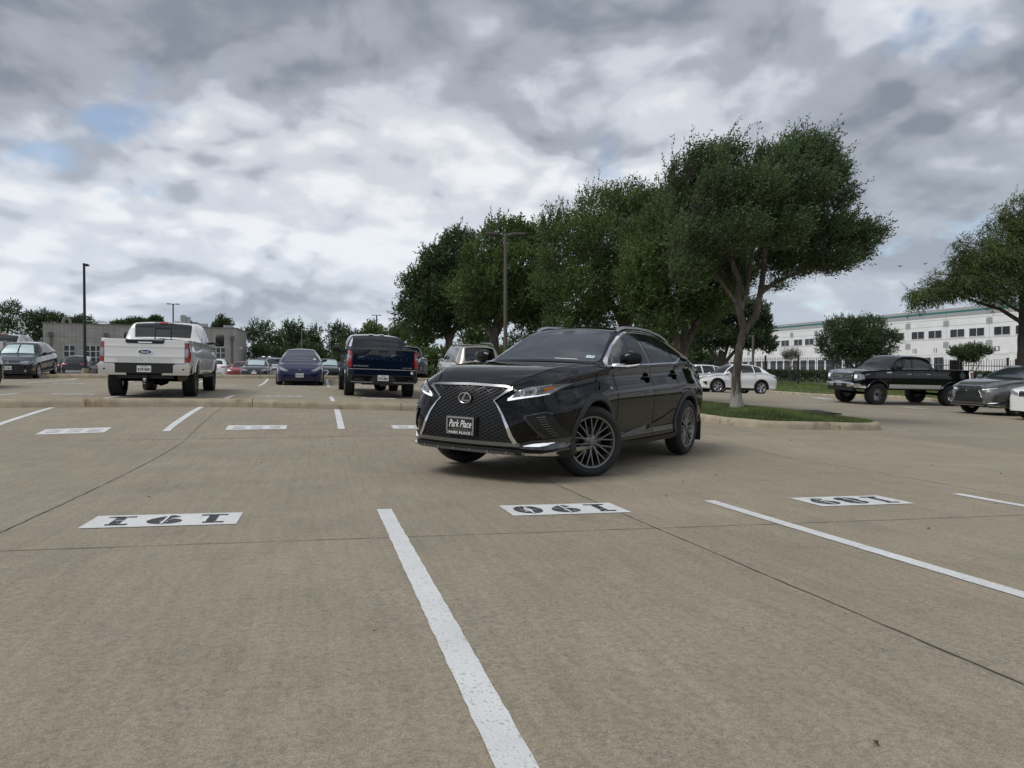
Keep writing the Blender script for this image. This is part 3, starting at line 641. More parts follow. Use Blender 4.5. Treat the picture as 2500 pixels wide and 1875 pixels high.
def tree(name, label, base, trunk, blobs, nsprig, per=9, ll=.09, lw=.045, wind=(.35, 0, .1), sl=.4, leaf=LEAF, bark=BARK, r0=.2, seed=1, up=.35, droop=0.0, group=None, twigs=1500, forks=None, shell=.32, flare=1.6, pale=0.0, taper=.35, whips=0):
    """trunk: local points; blobs: local ellipsoids; forks: list of (from index, [points], r0, r1)"""
    rs = np.random.RandomState(seed); root = empty(name, base); tag(root, label, 'tree', group)
    tr = MB(); T = [Vector(p) for p in trunk]; k = len(T)
    fine = []; rad = []
    for i in range(k-1):
        for j in range(5):
            t = j/5; fine.append(T[i].lerp(T[i+1], t)); rad.append(r0*(1-taper*((i+t)/(k-1))))
    fine.append(T[-1]); rad.append(r0*(1-taper))
    for i in range(len(fine)):
        h = fine[i].z; rad[i] *= 1+(flare-1)*math.exp(-max(0, h)/.22)
        if h > .1: fine[i] = fine[i]+Vector((rs.normal()*.008, rs.normal()*.008, 0))
    fine[0].z -= .15
    tr.tube(fine, rad, 18)
    fo = forks or []
    ends = []
    for (pts, ra, rb) in fo:
        tr.tube([Vector(p) for p in pts], [ra+(rb-ra)*i/(len(pts)-1) for i in range(len(pts))], 10); ends.append((Vector(pts[-1]), rb))
        ends.append((Vector(pts[len(pts)//2]), (ra+rb)/2))
    if not ends: ends = [(T[-1], r0*.55)]
    for b in blobs:
        c = Vector(b[:3]); e = min(ends, key=lambda q: (q[0]-c).length+(.6 if q[0].z > c.z else 0))
        limb(tr, e[0], c+Vector((0, 0, -.1*b[5])), e[1]*.55, .018, .08, rs, 6)
        for q in range(4):
            d = rs.normal(size=3); d /= np.linalg.norm(d); limb(tr, c+Vector((0, 0, -.1*b[5])), c+Vector(d*np.array(b[3:6])*.75), .02, .006, .05, rs, 4, k=5)
    me = tr.mesh('trunk', [bark, BARKL], ang=60)
    if pale:
        for p in me.polygons:
            if p.center.z < pale+.12*math.sin(p.center.x*40): p.material_index = 1
    newobj('trunk', me, root)
    V, Fq, o, ax, L = leaves(rs, blobs, nsprig, per, ll, lw, wind, sl, up, droop, shell)
    if whips:                                   # long windblown shoots standing out of the crown
        hi = [bb for bb in blobs if bb[2] > np.mean([q_[2] for q_ in blobs])-.4]
        V2, F2, o2, ax2, L2 = leaves(rs, hi, whips, 26, ll, lw, (wind[0]*1.15, 0, wind[2]+.15), sl*1.7, up, droop, .06)
        Fq = np.concatenate([Fq, F2+len(V)]); V = np.concatenate([V, V2]); o = np.concatenate([o2, o]); ax = np.concatenate([ax2, ax]); L = np.concatenate([L2, L])
    cr = fast_mesh('crown', V, Fq, leaf, root)
    # twigs carry the sprigs
    n = min(twigs, len(o)); a = o[:n]; e = a+ax[:n]*L[:n, None]; a = a-ax[:n]*L[:n, None]*.6; w = .004
    s_ = np.cross(ax[:n], np.array([0, 1, .2])); s_ /= np.linalg.norm(s_, axis=1)[:, None]+1e-9
    TV = np.stack([a-s_*w, a+s_*w, e+s_*w*.5, e-s_*w*.5], 1).reshape(-1, 3)
    fast_mesh('twigs', TV, np.arange(n*4).reshape(-1, 4), bark, root)
    return root
def P3(px, py, Y, base, dy=0.0):
    """photo-scale helper: offset of a point of the crown from its tree's base"""
    x = (px-1250)/1750*(Y+dy); z = ZC+(908-py)/1750*(Y+dy); return (x-base[0], dy, z-base[2])
def blob(px, py, rx, rz, Y, base, dy=0.0, ry=None):
    p = P3(px, py, Y, base, dy); s = (Y+dy)/1750*.85; return (*p, rx*s, (ry or rx)*s, rz*s)
def tbase(px, Y, dz=0.0): x = (px-1250)/1750*Y; return (x, Y, G(x, Y)+dz)

# windswept elm on the island
Y = 17.0; b = tbase(1798, Y, .22)
q = lambda px, py, dy=0.0: P3(px, py, Y, b, dy)
tree('elm_tree', 'large windswept dark green elm on the kerbed grass island', b,
     [(0, 0, 0), q(1797, 930), q(1803, 860), q(1815, 800)],
     [blob(*k[:4], Y, b, k[4], k[5] if len(k) > 5 else None) for k in (
      (1658, 440, 40, 36, .2), (1706, 408, 48, 38, -.3), (1765, 392, 44, 34, .3), (1880, 402, 50, 36, -.2), (1940, 378, 52, 38, .3), (1988, 388, 40, 36, -.2), (2020, 435, 38, 34, .2),
      (1662, 505, 48, 52, .4), (1750, 482, 74, 58, -.7), (1850, 472, 80, 60, .8), (1940, 470, 76, 55, -.6), (2028, 485, 44, 38, .2), (1840, 480, 70, 55, -1.0),
      (1690, 590, 70, 56, -.4), (1790, 572, 80, 56, -1.0), (1890, 570, 80, 54, .9), (1900, 565, 70, 50, -.9), (1985, 575, 74, 44, .1), (2062, 575, 56, 33, .3), (2112, 580, 36, 24, 0),
      (1675, 660, 56, 42, -.3), (1755, 650, 46, 36, .5), (1875, 640, 50, 30, .8), (1945, 650, 66, 32, .2), (2020, 645, 56, 28, -.2), (2075, 622, 42, 28, .1), (1890, 700, 20, 17, 0), (1795, 690, 36, 20, .5))],
     12000, 13, .066, .032, (.66, 0, .26), .40, LEAF, EBARK, .118, 3, .42, twigs=3500, flare=1.7, whips=520,
     forks=[([q(1815, 800), q(1800, 740), q(1805, 690), q(1770, 600), q(1750, 520)], .095, .04), ([q(1812, 815), q(1845, 770), q(1858, 700), q(1868, 600), q(1880, 480)], .095, .04),
            ([q(1858, 715), q(1890, 690), q(1950, 665), q(2020, 640)], .055, .03), ([q(1800, 745), q(1760, 690), q(1720, 640)], .05, .03), ([q(1805, 770), q(1825, 700), q(1835, 600)], .06, .03)])
# oaks along the island behind
def oak(px, Y, blobs, seed, label, n=5200, r0=.24, forks=None, leaf=LEAFO, ll=.085, dz=.2):
    b = tbase(px, Y, dz); q = lambda X, Z, dy=0.0: P3(X, Z, Y, b, dy); zt = forks['z']
    tree('oak_tree', label, b, [(0, 0, 0), (.02, 0, zt*.5), (.0, 0, zt)], [blob(*k[:4], Y, b, *(k[4:5])) for k in blobs], int(n*1.4), 11, ll, ll*.55, (.3, 0, .16), .45, leaf, BARK, r0, seed, .3,
         group='trees along the grass island', twigs=1200, whips=160, forks=[([q(*p) for p in f], .6*r0, .06) for f in forks['f']])
oak(1668, 22, [(1640, 560, 85, 60, 0), (1600, 640, 85, 60, -.4), (1690, 650, 90, 60, .2), (1760, 660, 85, 55, .5), (1640, 720, 85, 50, -.3), (1740, 730, 70, 45, .2), (1640, 500, 55, 45, .5), (1680, 580, 60, 50, .4), (1560, 600, 60, 50, .4), (1570, 740, 60, 45, .3), (1690, 770, 60, 34, .4), (1620, 790, 60, 30, -.3), (1560, 690, 60, 45, .2), (1590, 800, 50, 26, .4)], 11,
    'oak with forked trunk showing just above the rear of the black SUV', 5600, .22, {'z': 1.5, 'f': [[(1664, 870), (1640, 790), (1630, 700)], [(1666, 870), (1672, 790), (1690, 680)], [(1667, 860), (1700, 790), (1740, 720)]]})
oak(1530, 26, [(1465, 520, 75, 55, .2), (1530, 505, 75, 50, 0), (1590, 520, 65, 55, .3), (1400, 580, 75, 55, 0), (1480, 600, 95, 65, -.8), (1570, 600, 85, 65, -.6), (1370, 650, 60, 50, .1), (1440, 690, 90, 60, -.7), (1540, 690, 80, 55, -.7), (1400, 740, 75, 45, 0), (1480, 760, 80, 40, -.2), (1350, 560, 45, 45, .6), (1560, 770, 60, 36, .4), (1340, 700, 50, 45, .3), (1430, 790, 60, 30, .3), (1370, 790, 50, 26, .2), (1490, 660, 80, 60, .8)], 12,
    'broad oak standing behind the windscreen of the black SUV', 6400, .26, {'z': 2.0, 'f': [[(1528, 815), (1500, 750), (1450, 660)], [(1530, 815), (1545, 750), (1570, 640)], [(1529, 815), (1520, 740), (1510, 620)]]})
oak(1206, 34, [(1240, 580, 70, 42, 0), (1300, 600, 60, 45, .2), (1180, 630, 60, 45, .2), (1270, 650, 85, 50, -.8), (1190, 700, 80, 50, -.8), (1290, 720, 80, 45, -.6), (1140, 720, 50, 40, 0), (1230, 760, 80, 36, -.3), (1340, 700, 60, 50, 0), (1330, 770, 60, 32, .2), (1150, 770, 40, 26, .3), (1300, 790, 50, 26, .2), (1160, 690, 45, 40, .5), (1250, 720, 80, 50, .9), (1190, 795, 36, 18, .4)], 13,
    'dark oak right behind the twin headed lamp pole', 5600, .30, {'z': 2.3, 'f': [[(1204, 820), (1180, 770), (1170, 690)], [(1208, 820), (1235, 770), (1270, 690)], [(1206, 820), (1215, 760), (1220, 640)]]}, ll=.12)
oak(1096, 40, [(1120, 600, 50, 36, .3), (1080, 640, 60, 40, 0), (1140, 670, 55, 45, -.4), (1040, 690, 50, 40, 0), (1090, 720, 75, 45, -.6), (1010, 740, 40, 34, .1), (1050, 770, 65, 36, -.3), (1120, 780, 60, 32, .2), (985, 770, 26, 24, .3), (1000, 700, 26, 26, .4), (1150, 740, 45, 40, .4), (1020, 800, 40, 22, .2), (1080, 690, 60, 50, .8), (1060, 810, 40, 18, -.2)], 14,
    'dark oak at the left end of the big tree row', 5200, .30, {'z': 2.3, 'f': [[(1096, 830), (1070, 780), (1050, 720)], [(1098, 830), (1120, 780), (1140, 700)], [(1097, 830), (1095, 760), (1090, 680)]]}, LEAFD, ll=.13)
oak(1760, 58, [(1715, 770, 55, 42, 0), (1770, 750, 60, 45, 0), (1830, 770, 48, 42, 0), (1740, 820, 65, 38, 0), (1810, 825, 60, 36, 0), (1865, 840, 28, 26, 0), (1690, 830, 40, 30, 0), (1860, 800, 26, 22, 0)], 15,
    'mid green oak behind the white crossover and camera pole', 3600, .3, {'z': 2.6, 'f': [[(1755, 890), (1730, 850), (1710, 800)], [(1762, 890), (1775, 850), (1780, 780)], [(1765, 890), (1800, 850), (1830, 800)]]}, LEAFY, .17, dz=.4)
# cypress at the right edge
Y = 29.0; b = tbase(2503, Y, .0); q = lambda px, py, dy=0.0: P3(px, py, Y, b, dy)
tree('cypress_tree', 'feathery bald cypress with thick trunk at the right edge', b, [(0, 0, 0), q(2502, 850), q(2500, 740), q(2499, 600), q(2497, 500)],
     [blob(2260, 715, 52, 22, Y, b), blob(2235, 735, 24, 18, Y, b), blob(2310, 700, 55, 30, Y, b, .2), blob(2360, 690, 60, 36, Y, b, -.3), blob(2420, 690, 62, 36, Y, b, -.4), blob(2350, 640, 40, 36, Y, b, .1), blob(2400, 620, 60, 42, Y, b, -.2), blob(2440, 570, 50, 48, Y, b), blob(2480, 520, 45, 48, Y, b, -.2),
      blob(2460, 640, 60, 48, Y, b, -.5), blob(2520, 640, 60, 60, Y, b, -.6), blob(2340, 590, 18, 18, Y, b), blob(2530, 560, 60, 60, Y, b), blob(2600, 640, 70, 60, Y, b), blob(2640, 700, 70, 40, Y, b), blob(2560, 700, 55, 36, Y, b, .4), blob(2275, 680, 16, 22, Y, b), blob(2440, 720, 50, 18, Y, b)],
     8200, 15, .080, .033, (.35, 0, -.05), .46, LEAFC, BARKD, .34, 21, .05, .45, twigs=1500, flare=1.3, taper=.85,
     forks=[([q(2497, 790), q(2440, 755), q(2390, 740), q(2330, 718)], .09, .03), ([q(2496, 765), q(2450, 740), q(2420, 715)], .07, .03), ([q(2498, 730), q(2470, 680), q(2440, 640)], .07, .03), ([q(2500, 760), q(2560, 720), q(2620, 690)], .08, .03)])
# small trees before the warehouse
Y = 54; b = tbase(2092, Y, .5)
q = lambda px, py, dy=0.0: P3(px, py, Y, b, dy)
tree('round_tree', 'rounded small tree behind the fence above the lifted black pickup', b, [(0, 0, 0), q(2092, 905)], [blob(2060, 800, 50, 26, Y, b), blob(2115, 798, 45, 26, Y, b), blob(2030, 840, 42, 34, Y, b), blob(2095, 835, 62, 42, Y, b, -.5), blob(2155, 835, 36, 34, Y, b), blob(2060, 870, 50, 24, Y, b), blob(2130, 870, 45, 22, Y, b), blob(2178, 825, 16, 12, Y, b)],
     3600, 9, .15, .07, (.1, 0, .1), .45, LEAFD, BARKD, .16, 31, .3, twigs=600, forks=[([q(2092, 905), q(2065, 880), q(2050, 850)], .10, .04), ([q(2093, 905), q(2112, 875), q(2130, 845)], .10, .04), ([q(2092, 905), q(2090, 870), q(2090, 830)], .09, .04)])
Y = 41; b = tbase(2365, Y, .5); q = lambda px, py, dy=0.0: P3(px, py, Y, b, dy)
tree('crape_myrtle', 'small multi stemmed crape myrtle in front of the dock doors', b, [(0, 0, 0), q(2365, 935)], [blob(2345, 862, 24, 13, Y, b), blob(2380, 858, 26, 15, Y, b), blob(2405, 862, 14, 10, Y, b), blob(2365, 875, 26, 13, Y, b), blob(2330, 866, 10, 8, Y, b)],
     900, 9, .10, .05, (.1, 0, .2), .3, LEAFD, BARK, .05, 32, .4, twigs=400, flare=1.1, forks=[([q(2365, 940), q(2352, 905), q(2342, 872)], .035, .012), ([q(2365, 940), q(2372, 905), q(2385, 868)], .035, .012), ([q(2365, 940), q(2364, 900), q(2366, 870)], .03, .012), ([q(2365, 940), q(2385, 900), q(2400, 872)], .03, .01)])
Y = 62; b = tbase(1930, Y, .5); q = lambda px, py, dy=0.0: P3(px, py, Y, b, dy)
tree('bare_tree', 'thin almost leafless grey tree behind the fence', b, [(0, 0, 0), q(1930, 900)], [blob(1930, 868, 18, 12, Y, b), blob(1945, 866, 10, 9, Y, b), blob(1918, 870, 9, 9, Y, b)], 500, 3, .10, .04, (0, 0, .2), .45, leafmat('dry_leaf', (.20, .17, .14), .2), BARK, .05, 33, .6, twigs=500, flare=1.1,
     forks=[([q(1930, 905), q(1922, 885), q(1916, 868)], .035, .012), ([q(1930, 905), q(1938, 885), q(1945, 865)], .035, .012), ([q(1930, 905), q(1930, 880), q(1929, 862)], .03, .012)])
# hedge behind the fence
def hedge():
    rs = np.random.RandomState(9); n = 14000; t = rs.uniform(0, 1, n); A = np.array([19.5, 72.]); Bv = np.array([42., 50.]); p = A+(Bv-A)*t[:, None]
    nn = np.array([.70, .71]); p = p+nn*rs.uniform(-.6, .6, n)[:, None]; z = np.array([G(x, y) for x, y in p])+.55+rs.uniform(0, 1, n)**.6*1.0
    pos = np.column_stack([p, z]); d = rs.normal(size=(n, 3)); d /= np.linalg.norm(d, axis=1)[:, None]; s = np.cross(d, rs.normal(size=(n, 3))); s /= np.linalg.norm(s, axis=1)[:, None]
    V = np.stack([pos-d*.12, pos+s*.07, pos+d*.12, pos-s*.07], 1).reshape(-1, 3); o = fast_mesh('clipped_hedge', V, np.arange(n*4).reshape(-1, 4), LEAFD)
    tag(o, 'low clipped dark hedge behind the picket fence', 'hedge', kind='stuff')
hedge()
# far tree line
FAR = [(20, 770, 40, 40, 118, 'd'), (75, 785, 36, 26, 125, 'm'), (120, 775, 34, 24, 126, 'm'), (190, 785, 44, 18, 130, 'd'), (300, 792, 36, 12, 122, 'd'), (345, 790, 34, 16, 122, 'd'), (380, 788, 20, 14, 121, 'd'), (460, 796, 30, 10, 122, 'm'), (545, 790, 22, 22, 118, 'm'),
       (635, 815, 42, 38, 104, 'm'), (690, 830, 30, 30, 110, 'd'), (718, 808, 26, 36, 100, 'm'), (760, 822, 30, 34, 104, 'm'), (818, 822, 36, 36, 108, 'd'), (870, 825, 40, 30, 98, 'm'), (915, 815, 34, 30, 92, 'y'), (960, 818, 34, 38, 88, 'y'), (1020, 830, 40, 30, 84, 'y'), (1160, 815, 40, 40, 80, 'y'), (1280, 820, 60, 40, 90, 'd'), (1400, 825, 60, 40, 90, 'd'), (1500, 830, 60, 36, 85, 'y'), (1610, 835, 60, 32, 85, 'd'),
       (655, 862, 46, 26, 96, 'd'), (760, 862, 46, 26, 96, 'd'), (850, 862, 46, 26, 92, 'd'), (935, 862, 46, 26, 86, 'd')]
WH = ['behind the flat workshop roof', 'left of the workshop beyond the lot', 'above the pale parked cars', 'in the far tree line behind the blue sedan', 'in the far tree line left of the blue pickup', 'in the far tree line under the oak row']
FAR += [(px_, 868, 48, 24, 74+(px_ % 7), 'y' if px_ % 3 else 'd') for px_ in range(985, 1720, 66)]
FAR.sort(); CNT = [0]; ORD = ['first', 'second', 'third', 'fourth', 'fifth', 'sixth', 'seventh', 'eighth', 'ninth', 'tenth', 'eleventh', 'twelfth', 'thirteenth', 'fourteenth', 'fifteenth', 'sixteenth', 'seventeenth', 'eighteenth', 'nineteenth']+['twenty '+w_ for w_ in ('', 'one', 'two', 'three', 'four', 'five', 'six', 'seven', 'eight', 'nine')]+['thirty '+w_ for w_ in ('', 'one', 'two', 'three', 'four', 'five', 'six', 'seven', 'eight', 'nine')]+['forty '+w_ for w_ in ('', 'one', 'two', 'three', 'four', 'five')]; ORD = [w_.strip() for w_ in ORD]
for i, (px, py, rx, rz, Y, k) in enumerate(FAR):
    b = tbase(px, Y); rs = random.Random(i); bl = []
    for j in range(7):
        a = rs.uniform(0, 6.28); bl.append(blob(px+rx*.6*math.cos(a), py+rz*.55*math.sin(a)+4, rx*rs.uniform(.35, .6), rz*rs.uniform(.35, .6), Y, b))
    bl.append(blob(px, py+rz*.3, rx*.75, rz*.75, Y, b))
    if py > 800 or px < 150: bl.append(blob(px, py+rz+12, rx*1.0, rz*.7, Y, b)); bl.append(blob(px-rx*.5, py+rz+30, rx*.8, rz*.6, Y, b))
    kind = {'d': 'dark round crowned tree', 'm': 'mid green loose crowned tree', 'y': 'olive green bushy tree'}[k]
    where = WH[0] if 150 < px < 600 else WH[1] if px < 150 else WH[3] if px < 780 else WH[4] if px < 1000 else WH[5]
    CNT[0] += 1
    tree('far_tree', '%s standing %s from left in the far tree line' % (kind, ORD[i]), b, [(0, 0, 0), (0, 0, max(1.0, (bl[0][2])*.6))], bl, 950, 7, .28, .15, (.1, 0, .1), .65, {'d': LEAFD, 'm': LEAFY, 'y': LEAFO}[k], BARKD, .16, 100+i, .4, group=kind+'s '+where, twigs=60)
# birds
for px, py in ((2195, 652), (2256, 646)):
    Y = 70; mb = MB(); w = .30
    mb.add([(-w, 0, .12), (-w*.45, .02, .16), (0, .03, .05), (w*.45, .02, .15), (w, 0, .10), (w*.4, -.10, .10), (0, -.14, .02), (-w*.4, -.10, .11)], [(0, 1, 7), (1, 2, 6, 7), (2, 3, 5, 6), (3, 4, 5)])
    mb.tube([(0, .22, .05), (0, .08, .04), (0, -.1, .03), (0, -.28, .03)], [.015, .05, .045, .01], 6)
    o = mb.build('bird', INK); o.location = ((px-1250)/1750*Y, Y, ZC+(908-py)/1750*Y); tag(o, 'left of two small dark birds in the sky' if px < 2200 else 'right of two small dark birds in the sky', 'bird', 'birds in flight')

# ================================================================== VEHICLES
class Car:
    """skin lofted from a side profile, a belt line and plan widths; panels are laid on that skin"""
    NL, NA, NB, NC = 14, 8, 5, 6
    def __init__(s, sp, name, label, cat, body_mat, group=None):
        s.sp = sp; s.root = empty(name); tag(s.root, label, cat, group); s.pm = body_mat
        for k in ('top', 'belt', 'edgew', 'drop', 'wid', 'beltin', 'bot'): setattr(s, k, pch(sp[k]))
        s.side = pch(sp.get('side', [(0, .05), (.10, .012), (.2, .025), (.45, .012), (.62, 0), (.8, .004), (.92, .02), (1.0, .0)]))
        s.xf, s.xr = max(p[0] for p in sp['top']), min(p[0] for p in sp['top'])
        s.nshift = pch(sp.get('nshift', [(0, 0), (1, 0)])); s.rshift = pch(sp.get('rshift', [(0, 0), (1, 0)]))
        s.bed = sp.get('bed'); s.axles = sp['axles']; s.ra = sp['ra']; s.zc = sp['wr']
        s.kcorner = sp.get('kc', .22); s.bulge = sp.get('bulge', .02); s.cache = {}
    def section(s, x):
        key = round(x, 5)
        if key in s.cache: return s.cache[key]
        zb = bot = s.bot(x); zt = s.belt(x); W = s.wid(x); bi = s.beltin(x)
        for ax in s.axles:
            if abs(x-ax) < s.ra: zb = max(zb, s.zc+math.sqrt(s.ra**2-(x-ax)**2))
        lo = []
        for i in range(s.NL+1):
            t = i/s.NL; z = zb+(zt-zb)*t; tz = (z-bot)/max(.05, zt-bot)
            lo.append((W-s.side(tz)*min(1, W/.6)-bi*smooth(.55, 1.0, tz), z))
        Wb = lo[-1][0]; zc = max(s.top(x), zt+.001)
        up = []
        if s.bed and s.bed[1] <= x <= s.bed[0]:
            fl = s.bed[2]; poly = [(Wb, zt), (Wb-.03, zt+.012), (Wb-.09, zt+.012), (Wb-.10, zt-.01), (Wb-.10, fl), (Wb-.3, fl), (0, fl)]
            n = s.NA+s.NB+s.NC; idx = np.linspace(0, len(poly)-1, n+1)
            for q in idx[1:]:
                k = min(int(q), len(poly)-2); t = q-k; up.append((poly[k][0]*(1-t)+poly[k+1][0]*t, poly[k][1]*(1-t)+poly[k+1][1]*t))
        else:
            E = min(s.edgew(x), Wb-.004); dr = min(s.drop(x), (zc-zt)*.6); ez = zc-dr; h = ez-zt; k = s.kcorner
            k1 = min(.8, k*1.2/max(.15, h)) if h > .1 else .5
            M1 = (Wb+(E-Wb)*(1-k1), zt+h*(1-k1)); yc = E*(1-k*.45); M2 = (yc, zc-dr*(yc/E)**2 if E > 0 else zc)
            for i in range(1, s.NA+1):
                t = i/s.NA; bu = s.bulge*math.sin(math.pi*min(1, t*(1-k1)))*min(1, h/.4); up.append((Wb+(M1[0]-Wb)*t+bu, zt+(M1[1]-zt)*t))
            for i in range(1, s.NB+1):
                t = i/s.NB; bu = s.bulge*math.sin(math.pi*(1-k1))*min(1, h/.4)*(1-t)
                up.append(((1-t)**2*M1[0]+2*t*(1-t)*E+t*t*M2[0]+bu, (1-t)**2*M1[1]+2*t*(1-t)*ez+t*t*M2[1]))
            for i in range(1, s.NC+1):
                t = i/s.NC; y = yc*(1-t); up.append((y, zc-dr*(y/E)**2))
        s.cache[key] = (lo, up); return s.cache[key]
    def warp(s, x, y, z):
        wf = smooth(s.xf-.75, s.xf, x); wr = smooth(s.xr+.6, s.xr, x)
        return (x+wf*s.nshift(z)+wr*s.rshift(z), y, z)
    def S(s, x, z):
        lo, up = s.section(x); pts = lo+up[:s.NA+s.NB]; 
        for a, b in zip(pts, pts[1:]):
            if a[1] <= z <= b[1] and b[1] > a[1]: t = (z-a[1])/(b[1]-a[1]); return a[0]+(b[0]-a[0])*t
        return lo[0][0] if z < lo[0][1] else pts[-1][0]
    def T(s, x, y):
        lo, up = s.section(x); pts = [lo[-1]]+up; y = abs(y)
        for a, b in zip(pts[::-1], pts[-2::-1]):
            if a[0] <= y <= b[0]: t = (y-a[0])/max(1e-6, b[0]-a[0]); return a[1]+(b[1]-a[1])*t
        return pts[0][1]
    def edge(s, x): return max(s.top(x), s.belt(x))-min(s.drop(x), max(.001, s.top(x)-s.belt(x))*.6)
    def build_skin(s, cuts=(), doors=(), hood=None, roof=None, nstep=.055, capb=.02):
        xs = set(np.round(np.arange(s.xr, s.xf, nstep), 4).tolist()+[s.xf])
        for e, d in ((s.xf, -1), (s.xr, 1)):
            for q in (0, .006, .014, .025, .04, .06, .085, .115, .15, .2): xs.add(round(e+d*q, 4))
        for ax in s.axles:
            for a in range(0, 181, 9): xs.add(round(ax+s.ra*math.cos(R(a)), 4))
            xs.add(round(ax+s.ra+.002, 4)); xs.add(round(ax-s.ra-.002, 4))
        for c in list(cuts)+[q for d in doors for q in d[:2]]+(list(hood) if hood else [])+(list(roof) if roof else []): xs.add(round(c, 4))
        if s.bed:
            for q in (s.bed[0], s.bed[1]): xs.add(q); 
            xs.add(round(s.bed[0]+.004, 4)); xs.add(round(s.bed[1]-.004, 4))
        xs = sorted(x for x in xs if s.xr <= x <= s.xf)[::-1]
        ded = [xs[0]]
        for x in xs[1:]:
            if ded[-1]-x > .0025: ded.append(x)
        xs = ded; s.xs = xs; V = []; rows = None; st = []
        for x in xs:
            lo, up = s.section(x); left = lo+up; pts = [(y, z) for y, z in left]+[(-y, z) for y, z in left[-2::-1]]; st.append(len(V)); rows = len(pts)
            V += [s.warp(x, y, z) for y, z in pts]
        nl = s.NL; nu = s.NA+s.NB+s.NC; mid = nl+nu; reg = {'body': [], 'hood': [], 'roof': [], 'underbody': []}
        def dreg(x, k, sidek):
            for i, d in enumerate(doors):
                if d[1]-1e-6 <= x <= d[0]+1e-6 and 1 <= k < nl: return 'door%d%s' % (i, sidek)
            return None
        for i in range(len(xs)-1):
            a, b = st[i], st[i+1]; x = (xs[i]+xs[i+1])/2
            for k in range(rows-1):
                f = (a+k, a+k+1, b+k+1, b+k); kk = k if k < mid else rows-2-k
                r = 'body'; dr = dreg(x, kk, 'L' if k < mid else 'R')
                if dr: r = dr
                elif kk >= nl+1 and hood and hood[1] <= x <= hood[0]: r = 'hood'
                elif kk >= nl+s.NA+1 and roof and roof[1] <= x <= roof[0]: r = 'roof'
                reg.setdefault(r, []).append(f)
            reg['underbody'].append((a, b, b+rows-1, a+rows-1))
        for e, sgn in ((0, 1), (len(xs)-1, -1)):
            b0 = st[e]; m = 14; prev = None
            for k in range(nl+1):
                l, r_ = b0+k, b0+rows-1-k; pl, pr = V[l], V[r_]; ids = [l]
                for j in range(1, m):
                    t = j/m; y = pl[1]+(pr[1]-pl[1])*t; V.append((pl[0]+sgn*capb*(1-(2*t-1)**2), y, pl[2])); ids.append(len(V)-1)
                ids.append(r_)
                if prev: reg['body'] += [(prev[j], prev[j+1], ids[j+1], ids[j]) for j in range(m)]
                else: reg['underbody'].append(tuple(ids))
                prev = ids
            ring = [b0+k for k in range(nl, rows-nl)]
            reg['body'].append(tuple(ring[::-1])+tuple(prev[1:-1]))
        full = bpy.data.meshes.new('full'); allf = [f for k, v in reg.items() if k != 'underbody' for f in v]
        full.from_pydata(V, [], allf); bm = bmesh.new(); bm.from_mesh(full); bmesh.ops.recalc_face_normals(bm, faces=bm.faces)
        bm.verts.ensure_lookup_table(); bm.faces.ensure_lookup_table()
        # orientation: top of the roof must look up
        best = max(bm.faces, key=lambda f: f.calc_center_median().z)
        if best.normal.z < 0: bmesh.ops.reverse_faces(bm, faces=bm.faces)
        s.bvh = BVHTree.FromBMesh(bm); ff = [tuple(v.index for v in f.verts) for f in bm.faces]; bm.normal_update(); vn = [tuple(v.normal) for v in bm.verts]; bm.free(); bpy.data.meshes.remove(full)
        fi = 0; s.parts = {}
        for r, fs in list(reg.items()):
            if r == 'underbody': continue
            use = ff[fi:fi+len(fs)]; fi += len(fs)
            if not use: continue
            ids = sorted({i for f in use for i in f}); mp = {v: i for i, v in enumerate(ids)}
            me = bpy.data.meshes.new(r); me.from_pydata([V[i] for i in ids], [], [tuple(mp[i] for i in f) for f in use]); me.materials.append(s.pm); me.shade_smooth()
            if s.bed: me.set_sharp_from_angle(angle=R(38))
            else: me.normals_split_custom_set_from_vertices([vn[i] for i in ids])
            s.parts[r] = newobj({'body': 'body', 'hood': 'hood', 'roof': 'roof'}.get(r, 'door'), me, s.root)
        me = bpy.data.meshes.new('underbody'); me.from_pydata(V, [], reg['underbody']); me.materials.append(UNDER); bm = bmesh.new(); bm.from_mesh(me); bmesh.ops.delete(bm, geom=[v for v in bm.verts if not v.link_faces], context='VERTS'); bm.to_mesh(me); bm.free()
        u = newobj('underbody', me, s.root)
        mb = MB(); w = s.wid((s.xf+s.xr)/2); zb = s.bot(-1); a0, a1 = max(s.axles), min(s.axles); ht = s.sp.get('under_h', .16)
        mb.box(((a0+a1)/2, 0, zb+ht*.3), (a0-a1+2*s.ra+.1, 2*(w-.33), ht)); mb.box(((a0+a1)/2, 0, zb+.30), (a0-a1+2*s.ra+.3, 2*(w-.36), .40))
        for ax in s.axles: mb.tube([(ax, -(w-.2), s.zc), (ax, w-.2, s.zc)], .055, 8)
        mb.build('chassis', UNDER, s.root, ang=0)
    # --- projections: return point and outward normal
    def pside(s, sg):
        def f(x, z, off):
            e = .01; y = s.S(x, z); dx = (s.S(x+e, z)-s.S(x-e, z))/(2*e); dz = (s.S(x, z+e)-s.S(x, z-e))/(2*e)
            n = Vector((-max(-2, min(2, dx)), 1, -max(-2, min(2, dz)))).normalized(); p = Vector(s.warp(x, y, z))+n*off; return (p.x, p.y*sg, p.z)
        return f
    def pfront(s, y, z, off):
        h = s.bvh.ray_cast(Vector((s.xf+2, y, z)), Vector((-1, 0, 0)))
        if h[0] is None: h = s.bvh.find_nearest(Vector((s.xf, y, z)))
        n = h[1]; n = n if n.x > 0 else -n; n = (n+Vector((.6, 0, 0))).normalized(); return h[0]+n*off
